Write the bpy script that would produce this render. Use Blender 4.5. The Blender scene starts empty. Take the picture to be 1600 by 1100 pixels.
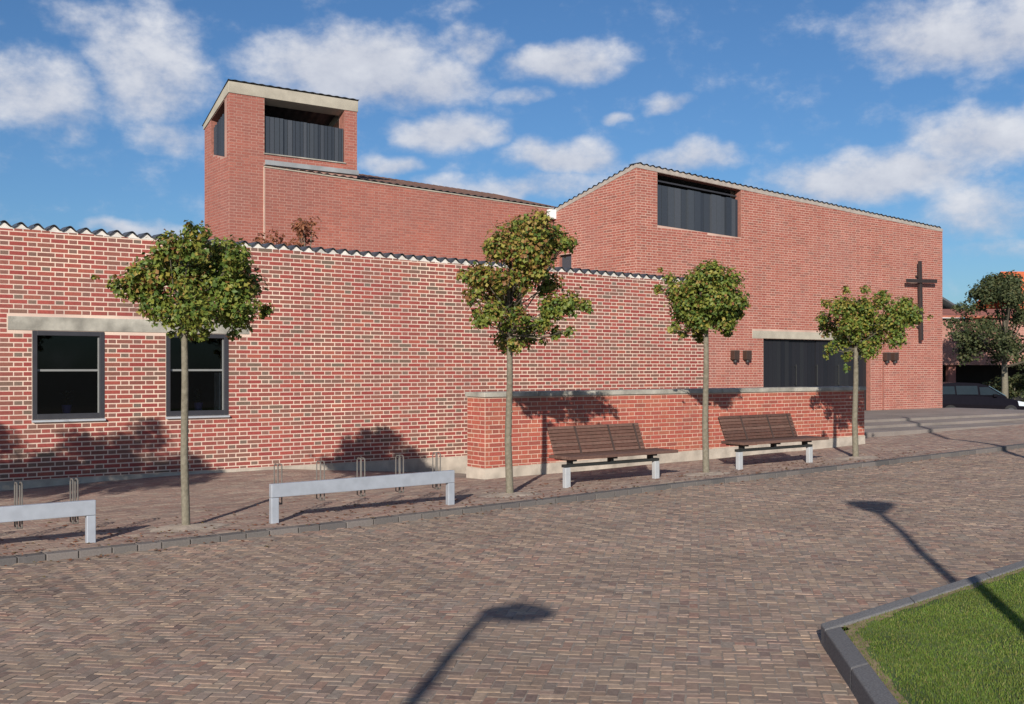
import bpy, math, random
import numpy as np
from mathutils import Vector, Euler, noise as mnoise
random.seed(7); RNG = np.random.default_rng(7)
S = bpy.context.scene; C = S.collection; PI = math.pi

# ------------------------------------------------------------------ camera, sky, sun, exposure
CX, SX = .816, .578                      # the building's long wall runs along world +x; the view is turned 35.3 degrees off its normal
cam = bpy.data.cameras.new('camera'); camo = bpy.data.objects.new('camera', cam); C.objects.link(camo)
camo.location = (0, 0, 1.65); camo.rotation_euler = (PI/2, 0, -math.atan2(SX, CX))
cam.lens = 38.25; cam.sensor_width = 36; cam.shift_y = 25/1600; cam.clip_end = 2000; cam.clip_start = .05
S.camera = camo
SUN_EL, SUN_AZ = math.radians(20.5), math.radians(225.5)
sun = bpy.data.lights.new('sun', 'SUN'); suno = bpy.data.objects.new('sun', sun); C.objects.link(suno)
sun.energy = 5.0; sun.angle = math.radians(.55); sun.color = (1, .93, .83)
suno.rotation_euler = Vector((-math.sin(SUN_AZ)*math.cos(SUN_EL), -math.cos(SUN_AZ)*math.cos(SUN_EL), -math.sin(SUN_EL))).to_track_quat('-Z', 'Y').to_euler()
W = bpy.data.worlds.new('World'); S.world = W; W.use_nodes = True
nt = W.node_tree; N = nt.nodes; L = nt.links; N.clear()
def wn(t, **k):
    n = N.new(t)
    for a, b in k.items(): setattr(n, a, b)
    return n
def wmath(op, a, b=None, c=None, clamp=False):
    n = wn('ShaderNodeMath', operation=op, use_clamp=clamp)
    for i, v in enumerate((a, b, c)):
        if v is None: continue
        if isinstance(v, (int, float)): n.inputs[i].default_value = v
        else: L.new(v, n.inputs[i])
    return n.outputs[0]
sky = wn('ShaderNodeTexSky', sky_type='NISHITA', sun_disc=False, sun_elevation=SUN_EL, sun_rotation=SUN_AZ, altitude=20, air_density=1.0, dust_density=.5, ozone_density=4.0)
tc = wn('ShaderNodeTexCoord'); sep = wn('ShaderNodeSeparateXYZ'); L.new(tc.outputs['Generated'], sep.inputs[0])
az = wmath('MULTIPLY', wmath('ARCTAN2', sep.outputs[0], sep.outputs[1]), 180/PI)
hor = wmath('SQRT', wmath('ADD', wmath('MULTIPLY', sep.outputs[0], sep.outputs[0]), wmath('MULTIPLY', sep.outputs[1], sep.outputs[1])))
el = wmath('MULTIPLY', wmath('ARCTAN2', sep.outputs[2], hor), 180/PI)
def cnoise(scale, detail, rough, off, stretch=1.0):
    m = wn('ShaderNodeCombineXYZ'); L.new(wmath('ADD', az, off), m.inputs[0]); L.new(wmath('MULTIPLY', el, stretch), m.inputs[1]); m.inputs[2].default_value = off
    n = wn('ShaderNodeTexNoise'); n.inputs['Scale'].default_value = scale; n.inputs['Detail'].default_value = detail; n.inputs['Roughness'].default_value = rough
    L.new(m.outputs[0], n.inputs['Vector']); return n.outputs['Fac']
# cumulus clouds: centre azimuth, elevation, half width, half height (degrees), weight
CLOUDS = [(11.8,13.0,3.2,2.1,.8),(16.9,14.6,3.2,3.0,.8),(14.2,16.6,2.4,1.0,.45),(17.9,11.3,2.3,1.0,.7),(27.0,15.4,5.6,2.1,1.1),(30.8,14.7,3.6,1.5,.9),
 (33.4,16.6,1.9,1.1,.7),(38.3,15.7,3.5,1.1,1.0),(31.9,12.2,3.3,1.1,1.0),(29.4,10.5,1.9,.55,.8),(38.4,10.9,3.5,1.1,1.0),(43.3,13.6,1.6,.5,.75),
 (44.6,10.8,2.8,.85,.85),(35.3,9.3,6.0,.8,.75),(57.0,15.9,4.8,1.8,.95),(61,16.2,5,2.2,.95),(54.0,9.6,6.0,1.4,1.0),(58.8,10.9,3.8,1.6,1.0),(58.6,7.6,3.6,1.5,.75),
 (16.3,7.0,2.5,.45,.85),(36.0,14.0,1.6,.5,.6),(59.4,5.8,3,.6,.5),(40.5,13.0,.9,.3,.6),(5.5,15,4,3,.8),(3,9,5,1.2,.8),(66,13,5,2,.8)]
wz = cnoise(.33, 2, .5, 31.0); wz2 = cnoise(.33, 2, .5, 77.0)
azw = wmath('ADD', az, wmath('MULTIPLY', wmath('SUBTRACT', wz, .5), 3.2)); elw = wmath('ADD', el, wmath('MULTIPLY', wmath('SUBTRACT', wz2, .5), 1.6))
acc = None; low = None
for (a, e, ra, re, w) in CLOUDS:
    dx = wmath('DIVIDE', wmath('SUBTRACT', azw, a), ra*1.18); dy = wmath('DIVIDE', wmath('SUBTRACT', elw, e), re*1.22)
    r2 = wmath('ADD', wmath('MULTIPLY', dx, dx), wmath('MULTIPLY', dy, dy))
    v = wmath('MULTIPLY', wmath('SUBTRACT', 1.0, r2, clamp=True), w)
    acc = v if acc is None else wmath('MAXIMUM', acc, v)
    lo = wmath('MULTIPLY', v, dy); low = lo if low is None else wmath('ADD', low, lo)
n1 = cnoise(.42, 9, .57, 3.0, 1.5); n2 = cnoise(1.9, 6, .6, 12.0, 1.2)
# away from the framed clouds the sky goes on with fair-weather cloud of the same kind
far = wmath('MULTIPLY', wmath('SUBTRACT', cnoise(.09, 4, .5, 55.0, 2.0), .5), 4.0, clamp=True)
out = wmath('GREATER_THAN', wmath('ABSOLUTE', wmath('SUBTRACT', az, 36.0)), 33.0)
acc = wmath('MAXIMUM', acc, wmath('MULTIPLY', wmath('MULTIPLY', far, out), wmath('GREATER_THAN', el, 2.0)))
dens = wmath('ADD', wmath('ADD', wmath('MULTIPLY', acc, 1.05), wmath('MULTIPLY', wmath('SUBTRACT', n1, .5), 1.75)), wmath('MULTIPLY', wmath('SUBTRACT', n2, .5), .32))
mr = wn('ShaderNodeMapRange', interpolation_type='SMOOTHSTEP'); L.new(dens, mr.inputs[0]); mr.inputs[1].default_value = -.04; mr.inputs[2].default_value = 1.05
cover = wmath('MULTIPLY', mr.outputs[0], .93)
shade = wmath('ADD', wmath('ADD', wmath('MULTIPLY', low, .35), .55), wmath('MULTIPLY', wmath('SUBTRACT', n1, .45), 1.4), clamp=True)
ccol = wn('ShaderNodeMix', data_type='RGBA'); L.new(shade, ccol.inputs[0]); ccol.inputs[6].default_value = (4.3, 4.8, 6.2, 1); ccol.inputs[7].default_value = (8.6, 8.8, 9.4, 1)
skc = wn('ShaderNodeMix', data_type='RGBA', blend_type='MULTIPLY'); skc.inputs[0].default_value = 1; L.new(sky.outputs[0], skc.inputs[6]); skc.inputs[7].default_value = (.66, .87, 1.06, 1)
mixc = wn('ShaderNodeMix', data_type='RGBA'); L.new(cover, mixc.inputs[0]); L.new(skc.outputs[2], mixc.inputs[6]); L.new(ccol.outputs[2], mixc.inputs[7])
bg = wn('ShaderNodeBackground'); bg.inputs[1].default_value = .075; L.new(mixc.outputs[2], bg.inputs[0])
wo = wn('ShaderNodeOutputWorld'); L.new(bg.outputs[0], wo.inputs[0])
S.view_settings.view_transform = 'Standard'; S.view_settings.look = 'None'; S.view_settings.exposure = 0.22; S.view_settings.gamma = 1
S.render.engine = 'CYCLES'

# ------------------------------------------------------------------ materials
def newmat(name):
    m = bpy.data.materials.new(name); m.use_nodes = True; return m, m.node_tree.nodes, m.node_tree.links
def mat(name, col, rough=.8, metal=0, var=.25, scale=6, bump=.0, bscale=60, spec=.5, col2=None):
    """plain surface: base colour broken up by two noises, optional fine bump"""
    m, n, l = newmat(name); p = n['Principled BSDF']; p.inputs['Roughness'].default_value = rough; p.inputs['Metallic'].default_value = metal
    p.inputs['Specular IOR Level'].default_value = spec
    t = n.new('ShaderNodeTexCoord'); a = n.new('ShaderNodeTexNoise'); a.inputs['Scale'].default_value = scale; a.inputs['Detail'].default_value = 8; l.new(t.outputs['Object'], a.inputs['Vector'])
    r = n.new('ShaderNodeValToRGB'); r.color_ramp.elements[0].position = .3; r.color_ramp.elements[1].position = .72
    c2 = col2 or tuple(c*(1-var) for c in col)
    r.color_ramp.elements[0].color = (*c2, 1); r.color_ramp.elements[1].color = (*[min(1, c*(1+var*.5)) for c in col], 1)
    l.new(a.outputs['Fac'], r.inputs[0]); l.new(r.outputs[0], p.inputs['Base Color'])
    if bump:
        b = n.new('ShaderNodeBump'); b.inputs['Strength'].default_value = bump; b.inputs['Distance'].default_value = .01
        k = n.new('ShaderNodeTexNoise'); k.inputs['Scale'].default_value = bscale; k.inputs['Detail'].default_value = 5; l.new(t.outputs['Object'], k.inputs['Vector'])
        l.new(k.outputs['Fac'], b.inputs['Height']); l.new(b.outputs[0], p.inputs['Normal'])
    return m
def palette(name, cols, rough=.85, grain=.25, gscale=35, patch=.2, pscale=.5, spec=.3, trans=0, bump=.25, tint=None):
    """each piece takes one colour from a palette: mesh attribute 'tone' plus the object's own random number"""
    m, n, l = newmat(name); p = n['Principled BSDF']; p.inputs['Roughness'].default_value = rough; p.inputs['Specular IOR Level'].default_value = spec
    at = n.new('ShaderNodeAttribute'); at.attribute_name = 'tone'; oi = n.new('ShaderNodeObjectInfo')
    ad = n.new('ShaderNodeMath'); ad.operation = 'ADD'; l.new(at.outputs['Fac'], ad.inputs[0]); l.new(oi.outputs['Random'], ad.inputs[1])
    fr = n.new('ShaderNodeMath'); fr.operation = 'FRACT'; l.new(ad.outputs[0], fr.inputs[0])
    if trans: l.new(at.outputs['Fac'], fr.inputs[0])
    r = n.new('ShaderNodeValToRGB'); r.color_ramp.interpolation = 'LINEAR'; e = r.color_ramp.elements
    for i, c in enumerate(cols):
        x = (i+.5)/len(cols)
        if i < 2: e[i].position = x; e[i].color = (*c, 1)
        else:
            q = e.new(x); q.color = (*c, 1)
    l.new(fr.outputs[0], r.inputs[0])
    g = n.new('ShaderNodeNewGeometry')
    a = n.new('ShaderNodeTexNoise'); a.inputs['Scale'].default_value = gscale; a.inputs['Detail'].default_value = 6; l.new(g.outputs['Position'], a.inputs['Vector'])
    b = n.new('ShaderNodeTexNoise'); b.inputs['Scale'].default_value = pscale; b.inputs['Detail'].default_value = 6; l.new(g.outputs['Position'], b.inputs['Vector'])
    def mul(src, fac, amt):
        q = n.new('ShaderNodeMath'); q.operation = 'MULTIPLY_ADD'; l.new(fac, q.inputs[0]); q.inputs[1].default_value = amt*2; q.inputs[2].default_value = 1-amt
        x = n.new('ShaderNodeVectorMath'); x.operation = 'SCALE'; l.new(src, x.inputs[0]); l.new(q.outputs[0], x.inputs['Scale']); return x.outputs[0]
    col = mul(mul(r.outputs[0], a.outputs['Fac'], grain), b.outputs['Fac'], patch)
    if tint:
        c_, sc_, lo_, hi_, am_ = tint; q = n.new('ShaderNodeTexNoise'); q.inputs['Scale'].default_value = sc_; q.inputs['Detail'].default_value = 7; q.inputs['Roughness'].default_value = .65; l.new(g.outputs['Position'], q.inputs['Vector'])
        k = n.new('ShaderNodeMapRange'); k.inputs[1].default_value = lo_; k.inputs[2].default_value = hi_; k.inputs[4].default_value = am_; l.new(q.outputs['Fac'], k.inputs[0])
        mm = n.new('ShaderNodeMix'); mm.data_type = 'RGBA'; l.new(k.outputs[0], mm.inputs[0]); l.new(col, mm.inputs[6]); mm.inputs[7].default_value = (*c_, 1); col = mm.outputs[2]
    l.new(col, p.inputs['Base Color'])
    if bump:
        bp = n.new('ShaderNodeBump'); bp.inputs['Strength'].default_value = bump; bp.inputs['Distance'].default_value = .004; l.new(a.outputs['Fac'], bp.inputs['Height']); l.new(bp.outputs[0], p.inputs['Normal'])
    if trans:
        tr = n.new('ShaderNodeBsdfTranslucent'); l.new(col, tr.inputs[0]); mx = n.new('ShaderNodeMixShader'); mx.inputs[0].default_value = trans
        l.new(p.outputs[0], mx.inputs[1]); l.new(tr.outputs[0], mx.inputs[2]); l.new(mx.outputs[0], n['Material Output'].inputs[0])
    return m
M = {}
M['brick_wall'] = palette('hall brick', [(0.316,0.071,0.057),(0.257,0.052,0.047),(0.346,0.096,0.067),(0.188,0.085,0.066),(0.277,0.058,0.051),(0.326,0.081,0.062),(0.148,0.106,0.080),(0.297,0.069,0.057)], grain=.4, patch=.22, tint=((.13,.085,.07), .9, .52, .78, .55))
M['brick_head'] = palette('hall header brick', [(.25,.088,.072),(.18,.10,.08),(.30,.078,.064),(.16,.115,.09),(.25,.09,.07)], grain=.4, patch=.22, tint=((.12,.085,.07), .9, .52, .78, .55))
M['brick_para'] = palette('parapet brick', [(.39,.100,.068),(.33,.078,.058),(.42,.125,.080),(.27,.080,.060),(.38,.088,.066),(.36,.115,.075)], grain=.35, patch=.2, tint=((.20,.09,.07), 1.1, .5, .8, .5))
M['brick_church'] = palette('church brick', [(0.348,0.105,0.077),(0.295,0.084,0.062),(0.378,0.129,0.095),(0.252,0.094,0.072),(0.348,0.105,0.080),(0.368,0.124,0.089)], grain=.35, patch=.2, tint=((.23,.11,.095), .5, .45, .75, .6))
M['brick_tower'] = palette('tower brick', [(0.357,0.115,0.083),(0.315,0.098,0.072),(0.389,0.134,0.097),(0.295,0.100,0.075)], grain=.35, patch=.25, pscale=.35, tint=((.24,.105,.09), .45, .42, .7, .7))
M['brick_far'] = palette('far brick', [(.30,.13,.10),(.26,.11,.09),(.34,.15,.12)], grain=.3)
M['mortar_wall'] = mat('pale lime mortar', (.67,.52,.41), .95, var=.3, scale=1.4, bump=.3, col2=(.54,.40,.34))
M['mortar_para'] = mat('parapet mortar', (.60,.43,.335), .95, var=.28, scale=3, bump=.3)
M['mortar_church'] = mat('church mortar', (.54,.365,.295), .95, var=.25, scale=1.5, bump=.3)
M['mortar_tower'] = mat('tower mortar', (.40,.23,.185), .95, var=.2, scale=1.2)
M['reveal'] = mat('brick reveal', (.30,.12,.09), .9, var=.3, scale=14)
M['concrete'] = mat('concrete', (.37,.35,.30), .9, var=.48, scale=4, bump=.4, bscale=45)
M['concrete_pale'] = mat('pale concrete', (.41,.37,.30), .9, var=.2, scale=3, bump=.4)
M['plinth'] = mat('rendered plinth', (.46,.40,.335), .95, var=.35, scale=3.5, bump=.5, bscale=30)
M['mortar_white'] = mat('white tile bedding', (.66,.62,.57), .9, var=.35, scale=5, bump=.4)
M['tile_dark'] = mat('dark glazed tile', (.060,.062,.070), .45, var=.4, scale=7)
M['tile_brown'] = mat('brown roof tile', (.16,.085,.06), .8, var=.35, scale=3)
M['tile_red'] = mat('weathered red tile', (.34,.115,.075), .85, var=.35, scale=2)
M['tile_orange'] = mat('orange roof tile', (.62,.14,.05), .8, var=.25, scale=2)
M['lead'] = mat('lead flashing', (.30,.31,.32), .6, var=.25, scale=3)
M['frame'] = mat('charcoal frame', (.035,.035,.042), .5, var=.15)
M['twig'] = mat('twig bark', (.10,.085,.06), .95, var=.4, scale=22)
M['bedding_church'] = mat('weathered tile bedding', (.38,.33,.29), .9, var=.2, scale=7, bump=.4)
M['frame_pale'] = mat('pale sash bar', (.22,.225,.22), .5, var=.1)
M['sill'] = mat('zinc sill', (.55,.57,.60), .45, metal=.35, var=.12)
M['slate'] = palette('slate grey louvre', [(.030,.037,.050),(.045,.054,.068),(.065,.073,.088),(.038,.046,.060)], rough=.55, grain=.12, gscale=20, patch=.1)
M['door'] = palette('black door board', [(0.013,0.014,0.018),(0.017,0.017,0.021),(0.020,0.021,0.024)], rough=.5, grain=.12)
M['void'] = mat('dark interior', (.012,.012,.014), .9, var=.2)  # near-black base colour stands in for the shade of unlit interiors
M['room'] = mat('dim room', (.09,.08,.07), .9, var=.3, scale=1)
M['galv'] = mat('galvanised steel', (.40,.43,.48), .55, metal=.35, var=.12, scale=9)
M['galv_pale'] = mat('pale galvanised leg', (.46,.475,.49), .55, metal=.2, var=.12, scale=9)
M['rod'] = mat('weathered steel rod', (.17,.155,.14), .6, metal=.3, var=.2)
M['wood'] = palette('stained bench wood', [(.105,.055,.042),(.13,.070,.053),(.085,.046,.037),(.15,.085,.066)], rough=.7, grain=.4, gscale=22)
M['wood_dark'] = mat('dark bench batten', (.055,.033,.027), .8, var=.2)
M['dark_iron'] = mat('dark iron', (.022,.023,.022), .6, var=.2)
M['bronze'] = mat('brown lamp metal', (.075,.045,.035), .5, metal=.3, var=.2)
M['cross'] = mat('dark cross metal', (.035,.024,.022), .6, var=.25, scale=12)
M['bark'] = mat('bark', (.17,.152,.115), .95, var=.45, scale=22, bump=.7, bscale=70, col2=(.12,.105,.075))
M['kerb'] = palette('granite kerb', [(.105,.095,.092),(.14,.125,.115),(.09,.085,.083),(.16,.14,.13)], rough=.85, grain=.35, gscale=70, patch=.2)
M['kerb_dark'] = palette('grey granite lawn kerb', [(0.151,0.146,0.145),(0.178,0.172,0.170),(0.140,0.135,0.136)], rough=.9, bump=.8, grain=.75, gscale=90, patch=.2)
M['paver'] = palette('street clinker', [(0.267,0.186,0.142),(0.334,0.245,0.177),(0.211,0.152,0.123),(0.300,0.230,0.187),(0.278,0.162,0.123),(0.401,0.294,0.215),(0.172,0.127,0.108),(0.300,0.206,0.150),(0.245,0.201,0.164),(0.201,0.132,0.110),(0.334,0.235,0.182)], grain=.5, gscale=32, patch=.38, pscale=.7, spec=.3, tint=((.27,.205,.155), .8, .42, .72, .6))
M['paver_walk'] = palette('footway clinker', [(0.260,0.175,0.141),(0.312,0.225,0.179),(0.218,0.150,0.126),(0.281,0.205,0.170),(0.250,0.150,0.121),(0.343,0.265,0.209)], grain=.45, gscale=35, patch=.3, pscale=.9, spec=.3, tint=((.30,.25,.20), 1.5, .5, .75, .5))
M['sand'] = mat('joint sand', (.27,.22,.18), .95, var=.35, scale=5, bump=.4)
M['pit'] = mat('sandy tree pit', (.42,.34,.27), .95, var=.35, scale=9, bump=.6, bscale=50)
M['platform'] = mat('platform paving', (.235,.20,.178), .9, var=.25, scale=1.3, bump=.3, bscale=25)
M['ground'] = mat('far ground', (.17,.15,.13), .95, var=.3, scale=.4)
M['turf'] = mat('turf', (.11,.15,.03), .95, var=.4, scale=3, bump=.6, bscale=80, col2=(.035,.06,.014))
M['turf_edge'] = mat('dry turf edge', (.26,.19,.10), .95, var=.4, scale=12)
M['grass'] = palette('grass blade', [(0.099,0.169,0.023),(0.128,0.198,0.030),(0.169,0.215,0.042),(0.110,0.180,0.026),(0.151,0.215,0.033),(0.232,0.221,0.070)], rough=.6, grain=.25, gscale=9, patch=.45, pscale=1.6, trans=.35, bump=0, tint=((.17,.16,.05), 2.2, .5, .8, .5))
GREENS = [(.045,.085,.018),(.085,.14,.024),(.13,.18,.030),(.21,.23,.038),(.14,.165,.030),(.31,.27,.05),(.29,.19,.05),(.24,.11,.045)]
M['leaf'] = palette('maple leaf', GREENS, rough=.55, grain=.2, gscale=12, patch=.2, pscale=2, trans=.28, bump=0, spec=.4)
M['leaf_dark'] = palette('dark leaf', [(.035,.05,.02),(.055,.07,.028),(.08,.09,.034),(.105,.095,.04),(.13,.10,.05)], rough=.6, grain=.2, patch=.2, trans=.2, bump=0)
M['leaf_red'] = palette('red autumn leaf', [(0.220,0.072,0.039),(0.275,0.110,0.050),(0.165,0.061,0.033),(0.176,0.132,0.050)], rough=.6, grain=.2, patch=.2, trans=.25, bump=0)
M['white_wall'] = mat('white render', (.75,.76,.76), .9, var=.08)
M['car'] = mat('black car paint', (.008,.007,.010), .2, var=.1, spec=.12)
M['car_glass'] = mat('car glass', (.018,.025,.028), .08, var=.1, spec=.6)
M['sky_tint_glass'] = mat('sky-tinted windscreen glass', (.07,.12,.15), .08, var=.2, spec=1.0)  # sky's reflection is put into this paler blue base colour
M['tyre'] = mat('tyre rubber', (.02,.02,.02), .9)
M['rim'] = mat('alloy rim', (.08,.08,.085), .5, metal=.5)
M['headlight'] = mat('headlight lens', (.75,.78,.80), .1, metal=.3, var=.05)
M['pot'] = mat('violet pot', (.10,.09,.32), .5, var=.15)
M['lamp_paint'] = mat('dark green lamp paint', (.03,.04,.04), .5)
def glassmat():
    m, n, l = newmat('window glass'); n.clear(); o = n.new('ShaderNodeOutputMaterial'); t = n.new('ShaderNodeBsdfTransparent'); t.inputs[0].default_value = (.55,.57,.56,1)
    g = n.new('ShaderNodeBsdfGlossy'); g.inputs['Roughness'].default_value = .02; g.inputs[0].default_value = (.7,.75,.75,1)
    f = n.new('ShaderNodeFresnel'); f.inputs[0].default_value = 1.45; x = n.new('ShaderNodeMixShader'); l.new(f.outputs[0], x.inputs[0]); l.new(t.outputs[0], x.inputs[1]); l.new(g.outputs[0], x.inputs[2]); l.new(x.outputs[0], o.inputs[0]); return m
M['glass'] = glassmat()

# ------------------------------------------------------------------ helpers
class MB:
    """collects boxes, bars, tubes and polygons, then links them as ONE mesh object"""
    def __init__(s): s.v = []; s.f = []; s.t = []
    def poly(s, pts, t=0):
        i = len(s.v); s.v += [tuple(p) for p in pts]; s.f.append(tuple(range(i, i+len(pts)))); s.t.append(t)
    def box(s, x0, x1, y0, y1, z0, z1, t=0):
        s.hexa([(x0,y0,z0),(x1,y0,z0),(x1,y1,z0),(x0,y1,z0),(x0,y0,z1),(x1,y0,z1),(x1,y1,z1),(x0,y1,z1)], t)
    def hexa(s, P, t=0):
        i = len(s.v); s.v += [tuple(p) for p in P]
        for q in ((3,2,1,0),(4,5,6,7),(0,1,5,4),(1,2,6,5),(2,3,7,6),(3,0,4,7)): s.f.append(tuple(i+k for k in q)); s.t.append(t)
    def tube(s, pts, rad, n=8, t=0, cap=True):
        pts = [Vector(p) for p in pts]; base = len(s.v); rs = rad if isinstance(rad, (list, tuple)) else [rad]*len(pts); u = None
        for k, p in enumerate(pts):
            d = (pts[min(k+1, len(pts)-1)]-pts[max(k-1, 0)]).normalized()
            if u is None: u = d.cross(Vector((0,0,1)) if abs(d.z) < .9 else Vector((1,0,0))).normalized()
            else: u = (u-d*u.dot(d)).normalized()
            w = d.cross(u)
            for j in range(n):
                a = 2*PI*j/n; s.v.append(tuple(p+(u*math.cos(a)+w*math.sin(a))*rs[k]))
        for k in range(len(pts)-1):
            for j in range(n):
                a = base+k*n+j; b = base+k*n+(j+1)%n; s.f.append((a, b, b+n, a+n)); s.t.append(t)
        if cap:
            s.f.append(tuple(base+j for j in reversed(range(n)))); s.f.append(tuple(base+(len(pts)-1)*n+j for j in range(n))); s.t += [t, t]
    def build(s, name, m, parent=None, bevel=0, smooth=False):
        me = bpy.data.meshes.new(name); me.from_pydata(s.v, [], s.f); me.update()
        if any(s.t):
            at = me.attributes.new('tone', 'FLOAT', 'FACE'); at.data.foreach_set('value', np.array(s.t, dtype=np.float32))
        return link(name, me, m, parent, bevel, smooth)
def link(name, me, m, parent=None, bevel=0, smooth=False):
    if m and not me.materials: me.materials.append(M[m])
    o = bpy.data.objects.new(name, me); C.objects.link(o)
    if parent: o.parent = parent
    if bevel:
        b = o.modifiers.new('bevel', 'BEVEL'); b.width = bevel; b.segments = 2; b.limit_method = 'ANGLE'
    if smooth: me.polygons.foreach_set('use_smooth', [True]*len(me.polygons))
    return o
def tag(o, label=None, cat=None, group=None, kind=None):
    if label: o['label'] = label
    if cat: o['category'] = cat
    if group: o['group'] = group
    if kind: o['kind'] = kind
    return o
def empty(name, label=None, cat=None, group=None, loc=(0,0,0), rz=0, kind=None):
    o = bpy.data.objects.new(name, None); C.objects.link(o); o.location = loc; o.rotation_euler = (0,0,rz); o.empty_display_size = .2
    return tag(o, label, cat, group, kind)
def copy_tree(o, parent=None):
    c = o.copy(); C.objects.link(c)
    if parent: c.parent = parent
    for ch in [x for x in bpy.data.objects if x.parent == o and x != c]: copy_tree(ch, c)
    return c
def npmesh(name, V, Fq, tone=None):
    """fast mesh of quads from numpy arrays"""
    me = bpy.data.meshes.new(name); nv, nf = len(V), len(Fq); k = Fq.shape[1]
    me.vertices.add(nv); me.vertices.foreach_set('co', np.ascontiguousarray(V, dtype=np.float32).ravel())
    me.loops.add(nf*k); me.loops.foreach_set('vertex_index', np.ascontiguousarray(Fq, dtype=np.int32).ravel())
    me.polygons.add(nf); me.polygons.foreach_set('loop_start', np.arange(0, nf*k, k, dtype=np.int32))
    me.update(calc_edges=True); me.validate(); me.polygons.foreach_set('use_smooth', np.zeros(len(me.polygons), dtype=bool))
    if tone is not None:
        at = me.attributes.new('tone', 'FLOAT', 'FACE'); at.data.foreach_set('value', np.ascontiguousarray(tone, dtype=np.float32))
    return me
def interp(x, xs, ys): return float(np.interp(x, xs, ys))

# ------------------------------------------------------------------ terrain heights
BX = [-60,-5,2,4,7,10,14,18.5,25,32.3,36,60]; BZ = [-.15,-.12,-.045,-.02,.035,.11,.185,.29,.36,.36,-.55,-.6]
def base(x): return np.interp(x, BX, BZ)
def gz(x, y):
    """height of the street (y below 10.5) and of the footway (beyond the kerb)"""
    x = np.asarray(x, float); y = np.asarray(y, float)
    k = base(x)
    m = np.interp(x, [-60,-5,3,6,9,18,21,32.3,36,60], [-.15,-.12,-.04,.0,-.01,.15,.13,.34,-.55,-.6])
    w = np.interp(x, [-60,-5,3,5.5,7,9.3,10.4,12,17,18,21,32.3,36,60], [-.15,-.12,-.02,.055,.05,-.12,-.21,-.42,-.9,.12,.13,.34,-.55,-.6])
    z = np.where(y < 13.6, k+(m-k)*np.clip((y-10.6)/3, 0, 1), m+(w-m)*np.clip((y-13.6)/2.5, 0, 1))
    z = np.where((x > 9.2) & (x < 17.9) & (y > 13.92), w, z)
    wav = .006*np.sin(x*2.1+1.3*np.sin(y*1.1))+.005*np.sin(y*2.7+x*.9+1.7*np.sin(x*.7))+.0025*np.sin(x*6.3+y*4.1)*np.sin(y*5.2-x*2.2)
    return np.where(y < 10.5, k-.058+wav, np.where(x < 17.9, z+wav*.6, z))

def inview(x, y, marg=2.5):
    d = x*SX+y*CX; r = x*CX-y*SX
    return (d > -1.0) & (np.abs(r) < .49*np.maximum(d, 0)+marg)

def sheet(name, xs, ys, fn, m, parent=None, off=0, keep=None):
    X, Y = np.meshgrid(xs, ys); Z = fn(X, Y)+off; V = np.stack([X, Y, Z], -1).reshape(-1, 3)
    nx = len(xs); i, j = np.meshgrid(np.arange(nx-1), np.arange(len(ys)-1)); a = (j*nx+i).ravel(); F = np.stack([a, a+1, a+nx+1, a+nx], -1)
    if keep is not None:
        cx = V[F].mean(1); F = F[keep(cx[:,0], cx[:,1])]
    return link(name, npmesh(name, V, F), m, parent)

# far ground, out to the horizon
def farz(X, Y): return np.where((np.abs(X) < 45) & (np.abs(Y) < 45), np.minimum(base(X), .0)-.35, -.62)
xs = np.array([-900,-300,-100,-60,-45]+list(np.arange(-40, 41, 4))+[45,60,80,100,140,300,900], float)
g = sheet('ground', xs, xs, farz, 'ground'); tag(g, 'wide dusty ground around the square', 'ground', kind='structure')

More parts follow.
